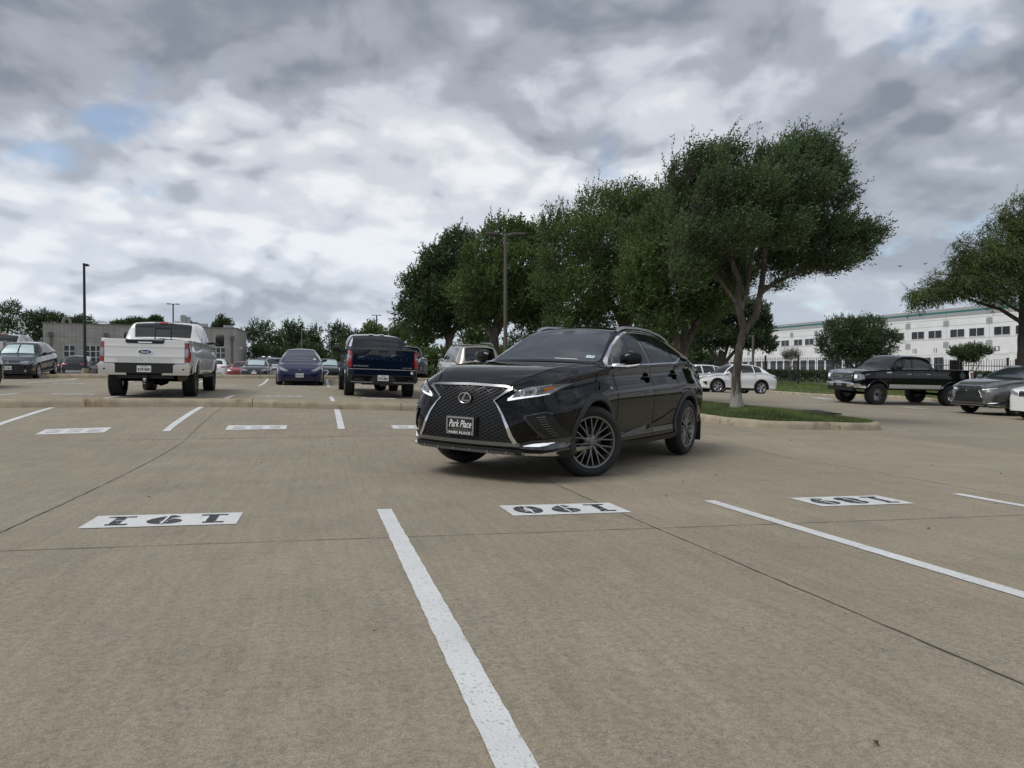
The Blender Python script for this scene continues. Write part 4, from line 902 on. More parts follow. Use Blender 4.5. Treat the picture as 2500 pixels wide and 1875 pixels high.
    def prear(s, y, z, off):
        h = s.bvh.ray_cast(Vector((s.xr-2, y, z)), Vector((1, 0, 0)))
        if h[0] is None: h = s.bvh.find_nearest(Vector((s.xr, y, z)))
        n = h[1]; n = n if n.x < 0 else -n; n = (n+Vector((-.6, 0, 0))).normalized(); return h[0]+n*off
    def ptop(s, x, y, off):
        e = .012; z = s.T(x, y); dx = (s.T(x+e, y)-s.T(x-e, y))/(2*e); dy = (s.T(x, y+e)-s.T(x, y-e))/(2*e)
        n = Vector((-max(-4, min(4, dx)), -dy, 1)).normalized(); p = Vector(s.warp(x, y, z))+n*off; return p
    def proj(s, view):
        if view == 'L': return s.pside(1)
        if view == 'R': return s.pside(-1)
        return {'F': s.pfront, 'B': s.prear, 'T': s.ptop}[view]
    def panel(s, name, view, upper, lower, m, off=.004, thick=.012, n=None, parent=None, nr=6, curve=False):
        """area between two lines (same horizontal span), laid on the skin, with a skirt for thickness"""
        fu, fl = (pch(upper), pch(lower)) if curve else (lin(sorted(upper)), lin(sorted(lower))); pr = s.proj(view)
        a = max(min(p[0] for p in upper), min(p[0] for p in lower)); b = min(max(p[0] for p in upper), max(p[0] for p in lower))
        n = n or max(4, int((b-a)/.05)); us = sorted(set(np.linspace(a, b, n+1).tolist()+[p[0] for p in upper+lower if a < p[0] < b])); Pt = []; Pb = []
        for u in us:
            z1, z0 = fu(u), fl(u); Pt.append([pr(u, z0+(z1-z0)*j/nr, off) for j in range(nr+1)]); Pb.append([pr(u, z0+(z1-z0)*j/nr, off-thick) for j in range(nr+1)])
        mb = MB(); mb.grid(Pt); loop_t = [r[0] for r in Pt]+Pt[-1][1:]+[r[-1] for r in Pt[::-1]][1:]+Pt[0][::-1][1:]; loop_b = [r[0] for r in Pb]+Pb[-1][1:]+[r[-1] for r in Pb[::-1]][1:]+Pb[0][::-1][1:]
        mb.grid([loop_t, loop_b]); return mb.build(name, m, parent or s.root, ang=30)
    def strip(s, name, view, path, w, m, off=.004, thick=.01, parent=None, close=False, mb=None, mi=0):
        pr = s.proj(view); P = [Vector((p[0], p[1])) for p in path]; fine = []
        for a, b in zip(P, P[1:]):
            k = max(1, int((b-a).length/.06)); fine += [a.lerp(b, i/k) for i in range(k)]
        fine.append(P[-1]); ws = w if isinstance(w, (list, tuple)) else None
        rows = []
        for i, p in enumerate(fine):
            t = (fine[min(i+1, len(fine)-1)]-fine[max(i-1, 0)]).normalized(); nn = Vector((-t.y, t.x)); ww = (np.interp(i/(len(fine)-1), np.linspace(0, 1, len(ws)), ws) if ws else w)/2
            a, b = p+nn*ww, p-nn*ww; rows.append([pr(a.x, a.y, off-thick), pr(a.x, a.y, off), pr(b.x, b.y, off), pr(b.x, b.y, off-thick)])
        o = mb or MB(); b0 = len(o.f); o.grid(rows, mi); o.add(rows[0], [(0, 1, 2, 3)], mi); o.add(rows[-1], [(3, 2, 1, 0)], mi)
        return None if mb else o.build(name, m, parent or s.root, ang=35)
    def screen(s, name, x0, x1, inset, m, off=.003, n=16, nc=14, parent=None, wfun=None, round_=.06):
        """windscreen or rear glass between two stations of the centre line"""
        pts = [(x, s.top(x)) for x in np.linspace(x0, x1, 60)]; d = [0]
        for a, b in zip(pts, pts[1:]): d.append(d[-1]+math.hypot(b[0]-a[0], b[1]-a[1]))
        xsn = [float(np.interp(q, d, [p[0] for p in pts])) for q in np.linspace(0, d[-1], n+1)]; rows = []
        for i, x in enumerate(xsn):
            t = i/n; w = (wfun(x) if wfun else s.edgew(x)-inset); e = min(t, 1-t)*d[-1]
            if e < round_: w -= (round_-e)*.6
            rows.append([s.ptop(x+(0), w*(2*j/nc-1), off) for j in range(nc+1)])
        mb = MB(); mb.grid(rows); return mb.build(name, m, parent or s.root, ang=60)
    def dlo(s, spans, m=None, marg=.035, zlo=.02, trim=None, name='side_window', top_off=None):
        """side windows cut by pillars; spans = [(x0, x1)] front to rear"""
        mk = m or GLASS; res = []
        for sg in ('L', 'R'):
            for (a, b) in spans:
                us = np.linspace(a, b, 14); up = []; lo = []
                for u in us:
                    z1 = s.edge(u)-marg-(top_off(u) if top_off else 0); z0 = s.belt(u)+zlo
                    if z1 < z0+.01: z1 = z0+.01
                    up.append((u, z1)); lo.append((u, z0))
                o = s.panel(name, sg, up, lo, mk, .003, .012, 14, nr=5); res.append(o)
                if trim: s.strip('window_trim', sg, [up[0]]+up+[up[-1]], .018, trim, .007, .012, o)
        return res
    # --- running gear
    def wheels(s, wr, tw, rimr, style, rim, steer=0.0, y=None, hubm=None):
        tyre, rimm = wheel_meshes(wr, tw, rimr, style, rim, hubm)
        for i, ax in enumerate(s.axles):
            for sg in (1, -1):
                yy = (y or s.sp['track'])*sg; o = newobj('wheel', rimm, s.root); o.location = (ax, yy, wr); o.rotation_euler = (0, rnd.uniform(0, 1.2), (0 if sg > 0 else math.pi)+(steer if i == 0 else 0)); o.rotation_mode = 'ZYX' if False else 'XYZ'
                newobj('tyre', tyre, o)
    def arches(s, w=.07, m=BLACKP, off=.012, low=None):
        for ax in s.axles:
            for sg in ('L', 'R'):
                pr = s.proj(sg); rows = []; zl = low if low is not None else s.bot(ax)+.04
                a0 = math.asin(max(-1, min(1, (zl-s.zc)/s.ra)))
                for i in range(33):
                    a = a0+(math.pi-2*a0)*i/32; c, si = math.cos(a), math.sin(a); r0, r1 = s.ra-.004, s.ra+w
                    p1 = pr(ax+c*r1, s.zc+si*r1, off*.3); p2 = pr(ax+c*(r1-.012), s.zc+si*(r1-.012), off); p3 = pr(ax+c*(r0+.012), s.zc+si*(r0+.014), off+.004); y3 = p3[1]
                    rows.append([p1, p2, p3, (ax+c*r0, y3-(.012 if y3 > 0 else -.012), s.zc+si*r0), (ax+c*r0, y3-(.09 if y3 > 0 else -.09), s.zc+si*r0)])
                mb = MB(); mb.grid(rows); mb.build('wheel_arch', m, s.root, ang=40)
    def seam(s, view, path, w=.007): s.strip('panel_gap', view, path, w, SEAM, .0016, .003)
    def seams(s, view, paths, w=.007):
        for p in paths: s.strip('panel_gap', view, p, w, SEAM, .0016, .003)
    def place(s, x, y, heading, scale=1.0):
        """origin at the front axle; heading in degrees from +Y, positive to the left"""
        h = R(heading); fw = Vector((-math.sin(h), math.cos(h), 0)); lf = Vector((-math.cos(h), -math.sin(h), 0)); tr = s.sp['track']
        def gp(a, l): p = Vector((x, y, 0))+fw*a*scale+lf*l*scale; return Vector((p.x, p.y, G(p.x, p.y)))
        ax0, ax1 = max(s.axles), min(s.axles); fl, fr, rl, rr = gp(ax0, tr), gp(ax0, -tr), gp(ax1, tr), gp(ax1, -tr)
        X = ((fl+fr)/2-(rl+rr)/2).normalized(); Yv = ((fl+rl)/2-(fr+rr)/2); Yv = (Yv-X*Yv.dot(X)).normalized(); Z = X.cross(Yv); c = (fl+fr+rl+rr)/4
        o = c-X*((ax0+ax1)/2)*scale; M = Matrix((X, Yv, Z)).transposed().to_4x4(); M.translation = o; s.root.matrix_basis = M @ Matrix.Scale(scale, 4); return s
    def mirror(s, x, z, w=.22, h=.16, arm=.1, m=None, cap=None, chrome=False, big=False, glass_back=False):
        for sg in (1, -1):
            y0 = s.S(x, z-.02)*sg; mb = MB(); yc = y0+sg*(arm+w/2)
            prof = []
            for i in range(9):
                t = i/8; yy = y0+sg*(arm+w*t); k = math.sin(math.pi*min(1, .22+.78*t*.86))**.5
                hh = h*(float(np.interp(t, [0, .3, .7, .92, 1], [.70, 1.0, .86, .55, .30])) if not big else (.8+.2*k)); dp = .13*(float(np.interp(t, [0, .3, .8, 1], [.7, 1, .75, .3])) if not big else (.55+.45*k)); zo = 0 if big else h*.10*t
                prof.append([Vector((x-.02-t*.035+dp*.5*c, yy, z+h*.1+zo+hh*.5*sn)) for c, sn in [(math.cos(a), math.sin(a)) for a in np.linspace(0, 2*math.pi, 13)]])
            mb.grid(prof); mb.add([p for p in prof[0]], [tuple(range(13))]); mb.add([p for p in prof[-1]], [tuple(range(13))])
            o = mb.build('mirror', m or s.pm, s.root, ang=50)
            mb = MB(); mb.tube([(x+.03, y0-sg*.03, z-.075), (x+.015, y0+sg*arm*.6, z-.05), (x-.01, y0+sg*(arm+w*.25), z-h*.28)], [.036, .03, .022], 8); mb.build('mirror_arm', (CHROME if chrome else BLACKP), o, ang=40)
            if chrome: s_ = MB(); s_.tube([(x+.045, y0+sg*(arm*.7), z-h*.33), (x+.035, y0+sg*(arm+w*.5), z-h*.30), (x-.02, y0+sg*(arm+w*.98), z-h*.16)], [.018, .02, .008], 6); s_.build('mirror_trim', CHROME, o)
            g = MB(); g.box((x-.085 if not big else x-.075, yc, z+h*.1), (.012, w*.8, h*.72)); g.build('mirror_glass', GLASS, o, ang=0)
    def handles(s, pts, m=None, l=.17):
        for sg in (1, -1):
            for (x, z) in pts:
                y = s.S(x, z)*sg; mb = MB(); P = [(x+l/2, y-sg*.01, z), (x+l/2-.03, y+sg*.035, z+.004), (x-l/2+.03, y+sg*.037, z+.006), (x-l/2, y-sg*.01, z+.006)]
                mb.tube(P, [.014, .016, .016, .014], 7); mb.build('door_handle', m or s.pm, s.root, ang=50)
    def plate(s, view, y, z, text, m=WHITE, ink=INK, off=.015, state='TEXAS', w=.305, h=.155, parent=None):
        f = s.proj(view); a = Vector(f(y, z, off)); sx = 1 if view == 'F' else -1; X = Vector((0, sx, 0)); Zv = Vector((0, 0, 1)); Nn = Vector((sx, 0, 0))
        mb = MB(); P = [a+X*(i*w/2)+Zv*(j*h/2) for i, j in ((-1, -1), (1, -1), (1, 1), (-1, 1))]; mb.prism(P, Nn, .006); o = mb.build('licence_plate', m, s.root, ang=0)
        b = MB(); put_text('', text, a+Nn*.0085-Zv*.015, X, Zv, w*.86, ink, height=.070, bold=.03, mb=b); put_text('', state, a+Nn*.0085+Zv*.052, X, Zv, w*.34, ink, height=.02, bold=.02, mb=b)
        put_text('', '*', a+Nn*.0085+Zv*.052+X*w*.36, X, Zv, .02, ink, mb=b); put_text('', '*', a+Nn*.0085+Zv*.052-X*w*.30, X, Zv, .02, ink, mb=b)
        b.build('plate_lettering', ink, o, ang=0); return o
_wm = {}
def wheel_meshes(R_, W_, r, style, rim, hubm=None):
    key = (R_, W_, r, style, rim.name)
    if key in _wm: return _wm[key]
    h = W_/2; T = MB(); sh = .62
    prof = [(r-.012, h*.70), (r+.004, h*.86), (r+.02, h*.97), (r+(R_-r)*.45, h*1.03), (R_-.045, h*.97), (R_-.022, h*.90), (R_-.006, h*.74)]
    grooves = [.58, .54, .50, .20, .16, .12]
    for k, g in enumerate(grooves): prof.append((R_-(.012 if k % 3 == 1 else .0), h*g))
    prof += [(a, -b) for a, b in prof[::-1]]
    T.lathe(prof, 56)
    if style == 'truck':
        for j in range(44):                                   # shoulder lugs
            a = 2*math.pi*j/44
            for sg in (-1, 1):
                M = Matrix.Rotation(-a, 3, 'Y'); T.box(M @ Vector((R_-.016, sg*h*.82, 0)), (.045, h*.34, .030), M=M)
    tm = T.mesh('tyre', RUBBER, ang=30)
    B = MB(); B.lathe([(r+.003, h*.84), (r+.001, h*.90), (r-.016, h*.88), (r-.022, h*.74), (r-.035, h*.60), (r-.045, -h*.7), (.05, -h*.72)], 48, 0)
    n0 = len(B.f)
    B.lathe([(r*.62, h*.05), (r*.62, h*.0), (.04, h*.0)], 32, 1); B.lathe([(r-.046, -h*.2), (.03, -h*.2)], 32, 2)  # brake disc, dark back
    def spoke(a, r0, r1, w0, w1, y0, y1, d=.035, da=0.0, mi=0):
        ca, sa = math.cos(a), math.sin(a); ce, se = math.cos(a+da), math.sin(a+da); V = []
        for (rr, c, s_, w, y) in ((r0, ca, sa, w0, y0), (r1, ce, se, w1, y1)):
            t = Vector((-s_, 0, c)); p = Vector((c*rr, y, s_*rr)); V += [p+t*w, p+t*w*.55+Vector((0, .012, 0)), p-t*w*.55+Vector((0, .012, 0)), p-t*w, p-t*w*.8-Vector((0, d, 0)), p+t*w*.8-Vector((0, d, 0))]
        B.add(V, [(i, (i+1) % 6, 6+(i+1) % 6, 6+i) for i in range(6)]+[(0, 1, 2, 3, 4, 5), (11, 10, 9, 8, 7, 6)], mi)
    yo = h*.72
    if style == 'twin':
        for k in range(10):
            a = 2*math.pi*k/10; spoke(a, .055, .125, .017, .020, yo-.018, yo-.012)
            for d in (-1, 1): spoke(a+d*.045, .118, r-.010, .0135, .0105, yo-.012, yo, .03, d*.115)
    elif style == 'five':
        for k in range(5):
            a = 2*math.pi*k/5
            for d in (-1, 1): spoke(a+d*.10, .05, r-.01, .020, .026, yo-.025, yo, .03, d*.06)
    elif style == 'blade':
        for k in range(5):
            a = 2*math.pi*k/5; spoke(a, .05, r-.01, .038, .045, yo-.03, yo, .03, .2); spoke(a+.55, .05, r-.01, .014, .012, yo-.03, yo-.005, .03, .12)
    elif style == 'truck':
        for k in range(8):
            a = 2*math.pi*k/8
            for d in (-1, 1): spoke(a+d*.09, .06, r-.012, .014, .016, yo-.05, yo-.01, .03, d*.10, 3)
    elif style == 'simple':
        for k in range(6): spoke(2*math.pi*k/6, .05, r-.01, .03, .035, yo-.03, yo, .03)
    B.lathe([(.075, yo-.06), (.075, yo-.014), (.055, yo-.006), (.034, yo-.004), (.033, yo+.004), (.0005, yo+.006)], 20, 0)
    for k in range(5):
        a = 2*math.pi*k/5+.3; B.tube([(.055*math.cos(a), yo-.03, .055*math.sin(a)), (.055*math.cos(a), yo-.001, .055*math.sin(a))], .008, 6, 2)
    rm = B.mesh('wheel', [rim, BLKRIM if style in ('truck', 'twin') else DARKRIM, UNDER, hubm or rim], ang=35)
    _wm[key] = (tm, rm); return tm, rm
def spec(fo, wb, ro, W, H, zn, zcowl, xc, xw, xr, xg, zd, zbf, zbr, gc_=.24, wr=.34, ra=None, rw=None, edge=None, bed=None, flat=.55, roofdrop=.05, nose=.10, tail=.10, rc=.5, bin_=.07, hoodw=None, **k):
    """passenger vehicle profile from a handful of dimensions; origin at the front axle"""
    xe = -wb-ro; hw = W/2; ed = edge or hw*.63
    top = [(fo, zn-nose), (fo-.03, zn-nose*.45), (fo-.10, zn), (fo-.35, zn+(zcowl-zn)*.40), ((fo+xc)/2, zn+(zcowl-zn)*.72), (xc+.06, zcowl), (xc-.04, zcowl+.03),
           (xw+(xc-xw)*.5, (zcowl+H)/2+.03), (xw, H-.055), (xw-.18, H-.012), ((xw+xr)/2, H), (xr, H-roofdrop)]
    if bed: top += [(xr-.05, H-roofdrop-.03), (xg, zbr+.02), (xg-.03, zbr), (xe+.05, zbr), (xe, zbr-.01)]
    elif xg > xe+.35: top += [(xg+.02, zd+.03), (xg-.08, zd), (xe+.1, zd-.015), (xe+.02, zd-.06), (xe, zd-.14)]
    else: top += [((xr+xg)/2, (H-roofdrop+zd)/2+.04), (xg, zd), (xe+.03, zd-.10), (xe, zd-.22)]
    be = xg if not bed else xe
    belt = [(fo, zn-nose-.06), (fo-.1, zn-.06), (fo-.4, zn-.03+(zcowl-zn)*.35), (xc, zbf), (xr*.5, (zbf+zbr)/2)]+([(xg, zbr), (xe+.1, zbr), (xe, zbr-.015)] if bed else [(-wb, zbr), (xe+.3, min(zbr, zd)-.02), (xe+.05, zd-.16), (xe, zd-.26)])
    he = hoodw or hw*.74
    edgew = [(fo, hw*flat*.8), (fo-.12, he*.82), (fo-.4, he), (xc, he*1.02), (xc-.12, he*.98), (xw, ed+.01), ((xw+xr)/2, ed), (xr, ed-.01)]
    if bed: edgew += [(xg, hw*.74), (xe, hw*.8)]
    elif xg > xe+.35: edgew += [(xg, hw*.66), (xe+.1, hw*.68), (xe, hw*.5)]
    else: edgew += [(xg, hw*.74), (xe, hw*.6)]
    drop = [(fo, .015), (xc, .025), (xw, .035), ((xw+xr)/2, .045), (xr, .045), (xg, .03), (xe, .02)]
    def pl(e, d, f):
        a = hw*f; return [(e, a), (e+d*.01, a+(hw-a)*.30), (e+d*.04, a+(hw-a)*.52), (e+d*.10, a+(hw-a)*.70), (e+d*.22, a+(hw-a)*.86), (e+d*.45, hw*.985), (e+d*.8, hw)]
    wid = pl(fo, -1, flat)+pl(xe, 1, flat+.1 if not bed else .93)+[(-wb*.5, hw*.995)]
    s_ = dict(top=top, belt=belt, edgew=edgew, drop=drop, wid=wid, beltin=[(fo, .02), (fo-.5, bin_), (xc, bin_), (-wb, bin_), (xe, .03)],
              bot=[(fo, gc_+.05), (fo-.3, gc_-.0), (-.6, gc_), (-wb+.5, gc_), (xe+.3, gc_+.05), (xe, gc_+.12)], axles=(0.0, -wb), ra=ra or wr+.055, wr=wr, track=hw-(rw or .12), bed=bed)
    s_.update(k); return s_

# ---------------------------------------------------------------- the luxury crossover (used twice)
def rx(name, label, pm, sport=True, group=None):
    sp = dict(
        top=[(1.06, .955), (1.0, .985), (.9, 1.03), (.75, 1.082), (.5, 1.14), (.2, 1.178), (-.1, 1.20), (-.36, 1.213), (-.44, 1.24), (-.6, 1.345), (-.8, 1.47), (-1.0, 1.58), (-1.12, 1.627), (-1.3, 1.658), (-1.6, 1.68), (-1.95, 1.685),
             (-2.3, 1.67), (-2.7, 1.625), (-3.05, 1.555), (-3.33, 1.475), (-3.42, 1.44), (-3.52, 1.33), (-3.66, 1.16), (-3.74, 1.08), (-3.80, .98), (-3.84, .9), (-3.86, .8)],
        belt=[(1.06, .90), (.9, .945), (.6, 1.02), (.3, 1.07), (0, 1.105), (-.3, 1.14), (-.45, 1.155), (-1.0, 1.18), (-1.5, 1.20), (-2.0, 1.22), (-2.4, 1.245), (-2.7, 1.275), (-3.0, 1.27), (-3.4, 1.2), (-3.7, 1.03), (-3.86, .78)],
        edgew=[(1.06, .42), (.95, .52), (.8, .60), (.5, .665), (.2, .695), (0, .71), (-.3, .735), (-.45, .735), (-.8, .655), (-1.1, .595), (-1.5, .58), (-2.2, .57), (-2.8, .55), (-3.3, .53), (-3.5, .60), (-3.7, .68), (-3.86, .58)],
        drop=[(1.06, .008), (.5, .006), (-.3, .012), (-.5, .03), (-.9, .04), (-1.3, .045), (-3.3, .05), (-3.5, .05), (-3.8, .02)],
        wid=[(1.06, .47), (1.045, .57), (1.01, .665), (.95, .745), (.86, .82), (.74, .87), (.55, .91), (.3, .938), (0, .943), (-.4, .93), (-1.0, .925), (-2.0, .93), (-2.6, .942), (-3.0, .935), (-3.3, .91), (-3.55, .87), (-3.72, .81), (-3.81, .73), (-3.86, .60)],
        beltin=[(1.06, .02), (.8, .07), (.5, .10), (.1, .105), (-.4, .08), (-1.5, .08), (-2.6, .085), (-3.4, .11), (-3.86, .03)],
        bot=[(1.06, .30), (.8, .27), (.5, .25), (-.6, .265), (-2.2, .27), (-3.2, .27), (-3.6, .33), (-3.86, .38)],
        side=[(0, .045), (.10, .010), (.17, .045), (.27, .040), (.45, .022), (.62, .008), (.72, .0), (.82, .014), (.92, .02), (1.0, .0)],
        nshift=[(.25, -.02), (.34, .0), (.45, .012), (.6, .005), (.8, -.03), (.9, -.06), (1.0, -.075)], axles=(0.0, -2.79), ra=.435, wr=.378, track=.815, kc=.20, bulge=.022)
    c = Car(sp, name, label, 'SUV', pm, group)
    c.build_skin(doors=[(-.52, -1.58), (-1.58, -2.42)], hood=(1.0, -.40), roof=(-1.15, -3.3), nstep=.04, capb=.035)
    # glass house
    U = [(-3.10, 1.315), (-2.74, 1.479), (-2.54, 1.545), (-2.34, 1.594), (-2.18, 1.611), (-1.95, 1.620), (-1.66, 1.620), (-1.44, 1.608), (-1.24, 1.575), (-1.05, 1.517), (-.83, 1.415), (-.58, 1.275), (-.42, 1.178)]
    Lw = [(-3.10, 1.305), (-2.66, 1.335), (-2.56, 1.30), (-2.46, 1.26), (-2.36, 1.245), (-1.96, 1.232), (-1.47, 1.212), (-.42, 1.172)]
    fu, fl = lin(U), lin(Lw)
    for sg in 'LR':
        b = c.panel('window_surround', sg, U, Lw, GLOSSB, .003, .012, 40)
        for a0, a1, t in ((-.47, -.66, 0), (-.68, -1.51, 0), (-1.61, -2.33, 0), (-2.36, -2.60, 0)):
            us = np.linspace(a0, a1, 16); tilt = .0
            c.panel('side_window', sg, [(u, fu(u)-.022) for u in us], [(u, fl(u)+.016) for u in us], GLASS, .007, .006, 16, b)
        tr = [(u, fu(u)) for u in np.linspace(-.42, -3.08, 40)]
        low = [(u, fl(u)) for u in np.linspace(-.42, -2.60, 30)]
        c.strip('window_trim', sg, tr, [.020, .020, .018, .014, .010], CHROME if sport else SATIN, .011, .014, b); c.strip('window_trim', sg, low, .015, CHROME, .011, .014, b)
        c.strip('window_trim', sg, [(-.42, 1.178), (-.405, 1.172), (-.42, 1.166)], .018, CHROME, .011, .014, b)
        c.seams(sg, [[(-.52, .34), (-.52, 1.165)], [(-1.58, .34), (-1.585, 1.2)], [(-2.42, .95), (-2.36, 1.08), (-2.40, 1.24)], [(-.52, .335), (-1.58, .335), (-2.25, .345), (-2.33, .60)], [(-.13, 1.10), (-.10, 1.0), (.1, .985), (.55, .93)]])
        c.strip('sill_moulding', sg, [(-.56, .30), (-1.58, .305), (-2.30, .315)], .052, pm if sport else BLACKP, .014, .02)
        c.strip('door_crease', sg, [(-.60, .395), (-1.1, .432), (-1.58, .468), (-1.9, .53), (-2.30, .655)], [.012, .05, .055, .045, .006], pm, .018, .026)  # stands in for the door crease: proud strip in body paint, shaped to catch sky
        c.strip('sill_edge', sg, [(-.5, .270), (-2.3, .276)], .02, BLACKP, .006, .014)
        c.panel('fuel_flap' if sg == 'R' else 'fender_badge', sg, [(-.36, .952), (-.40, .952)], [(-.36, .925), (-.40, .925)], CHROME, .006, .008, 3)
    c.screen('windscreen', -.43, -1.08, .045, GLASS2, .004, 20, 18)
    c.screen('rear_window', -3.46, -3.66, .06, GLASS, .004)
    c.screen('sunroof', -1.32, -2.1, .12, GLASS, .003, 10, 10)
    # roof rails
    for sg in (1, -1):
        P = [(x, sg*(c.edgew(x)-.035), c.T(x, c.edgew(x)-.035)+dz) for x, dz in ((-1.16, .0), (-1.26, .024), (-1.4, .034), (-1.8, .036), (-2.2, .034), (-2.6, .030), (-2.85, .02), (-2.97, .0))]
        mb = MB(); mb.tube(P, [.022, .026, .022, .021, .021, .021, .022, .018], 8); mb.build('roof_rail', SATIN, c.root, ang=50)
        o = mb
    c.arches(.075, BLACKP, .014, .30)
    c.mirror(-.58, 1.235, .235, .18, .10, pm, chrome=True)
    c.handles([(-1.43, 1.055), (-2.32, 1.095)], pm, .2)
    for sg in 'LR':
        for x, z in ((-1.43, 1.05), (-2.32, 1.09)):
            us = np.linspace(x-.10, x+.10, 13); c.panel('handle_cup', sg, [(u, z+.062*math.sqrt(max(0, 1-((u-x)/.10)**2))+.001) for u in us], [(u, z-.062*math.sqrt(max(0, 1-((u-x)/.10)**2))-.001) for u in us], SEAM if sport else pm, .0015, .003, 12)
    # rear corner
    for sg in 'LR':
        c.panel('tail_light', sg, [(-3.35, 1.02), (-3.6, 1.04), (-3.74, 1.0)], [(-3.35, .99), (-3.6, .90), (-3.74, .86)], RED, .008, .02)
        c.strip('bumper_reflector', sg, [(-3.62, .56), (-3.78, .55)], .05, RED, .006)
    for sg in (1, -1): MB().box((-3.25, sg*.86, .30), (.012, .17, .26)).build('mud_flap', BLACKP, c.root, ang=0)
    # ---- face
    ztop = .945; out_r = [(0, ztop), (.42, ztop-.010), (.49, ztop-.018), (.325, .805), (.43, .69), (.53, .49), (.585, .415)]
    GD = mat('grille_dark', (.004, .004, .004), .6)
    up_hi = [(-.46, .925), (-.42, .935), (0, ztop), (.42, .935), (.46, .925)]; up_lo = [(-.46, .912), (-.325, .80), (.325, .80), (.46, .912)]
    g = c.panel('grille', 'F', up_hi, up_lo, GD, .005, .02, 40, nr=4)
    lo_hi = [(-.58, .42), (-.53, .49), (-.43, .69), (-.325, .80), (.325, .80), (.43, .69), (.53, .49), (.58, .42)]
    c.panel('grille_lower', 'F', lo_hi, [(-.58, .415), (.58, .415)], GD, .005, .02, 40, g, nr=6)
    fa, fb, fc = lin(up_hi), lin(up_lo), lin(lo_hi)
    def inside(y, z):
        if z > .80: return abs(y) < .455 and fb(y) < z < fa(y)
        return abs(y) < .57 and .42 < z < fc(y)
    mb = MB(); cw, ch = (.070, .036) if sport else (.075, .05)
    def bar(pts):
        if len(pts) > 1: c.strip('', 'F', [pts[0], pts[-1]], .0052, None, .014, .012, mb=mb)
    for d in (-1, 1):
        k = -40
        while k < 40:
            pts = []; y = -.6
            while y <= .6:
                z = .66+k*ch+d*(y)*ch/cw
                if inside(y, z): pts.append((y, z))
                else: bar(pts); pts = []
                y += .01
            bar(pts); k += 1
    mb.build('grille_lattice', mat('lattice', (.045, .046, .048), .28, .7) if sport else DARKRIM, g, ang=30)
    fr = [('frame_top', [(-.47, .935), (-.42, .943), (0, ztop+.006), (.42, .943), (.47, .935)], .017, SATIN if not sport else mat('smoked_chrome', (.24, .24, .25), .3, 1))]
    for s_ in (1, -1):
        fr += [('frame', [(s_*.50, .930), (s_*.45, .905), (s_*.33, .808)], [.032, .022, .012], MATS.get('smoked_chrome', SATIN)), ('frame', [(s_*.325, .812), (s_*.375, .765), (s_*.44, .68), (s_*.50, .57), (s_*.54, .48), (s_*.585, .41)], [.009, .014, .022, .030, .034, .038], CHROME)]
    fr += [('frame_bottom', [(-.62, .398), (.62, .398)], .036, MATS.get('smoked_chrome', SATIN))]
    for nm, p, w, m in fr: c.strip('grille_surround', 'F', p, w, m, .022, .03, g)
    # emblem
    e = Vector(c.pfront(0, .815, .03)); mb = MB(); ring = [(e.x+.004, .072*math.cos(a), e.z+.051*math.sin(a)) for a in np.linspace(0, 2*math.pi, 33)]
    mb.prism([(e.x-.02, .083*math.cos(a), e.z+.062*math.sin(a)) for a in np.linspace(0, 2*math.pi, 32, endpoint=False)], (1, 0, 0), .02); eo = mb.build('emblem', GLOSSB, g, ang=30)
    mb = MB(); mb.tube(ring, .0042, 8, cap=False)
    mb.prism([(e.x, y, e.z+z) for y, z in ((.020, .047), (.009, .047), (-.036, -.020), (-.030, -.027), (.052, -.027), (.054, -.019), (-.021, -.019), (-.018, -.015))], (1, 0, 0), .008); mb.build('emblem_mark', CHROME, eo, ang=30)
    # head lamps
    for s_ in (1, -1):
        H_hi = [(s_*.455, .818), (s_*.545, .905), (s_*.62, .943), (s_*.72, .966), (s_*.79, .984), (s_*.82, .992)]; H_lo = [(s_*.455, .812), (s_*.60, .836), (s_*.72, .858), (s_*.78, .884), (s_*.82, .985)]
        h = c.panel('headlight', 'F', H_hi, H_lo, LAMPD, .006, .02, 18)
        c.strip('running_light', 'F', [(s_*.470, .822), (s_*.60, .846), (s_*.72, .869), (s_*.775, .888)], [.022, .018, .014, .006], LAMPW, .013, .012, h)
        c.strip('running_light', 'F', [(s_*.478, .826), (s_*.52, .868)], [.022, .006], LAMPW, .0135, .012, h)
        for yy, zz, r_ in ((.60, .892, .030), (.685, .912, .036)):
            p = Vector(c.pfront(s_*yy, zz, .012)); q = MB(); q.tube([(p.x+.001, p.y+r_*math.cos(a)*.8, p.z+r_*math.sin(a)) for a in np.linspace(0, 2*math.pi, 21)], .006, 6, cap=False); q.build('lamp_ring', CHROME, h, ang=60)
            q = MB(); q.prism([(p.x-.004, p.y+r_*.75*math.cos(a)*.8, p.z+r_*.75*math.sin(a)) for a in np.linspace(0, 2*math.pi, 16, endpoint=False)], (1, 0, 0), .006); q.build('lamp_lens', LAMPC, h, ang=30)
        c.strip('lamp_wing', 'F', [(s_*.545, .862), (s_*.655, .89)], [.006, .016], LAMPC, .012, .008, h)
        c.panel('side_marker', 'F', [(s_*.745, .942), (s_*.785, .962)], [(s_*.745, .905), (s_*.785, .945)], AMBER, .012, .012, 6, h)
        c.strip('lamp_top_gap', 'F', [(s_*.50, .875), (s_*.545, .908), (s_*.62, .944), (s_*.70, .964), (s_*.77, .980)], .008, SEAM, .005, .006, h)
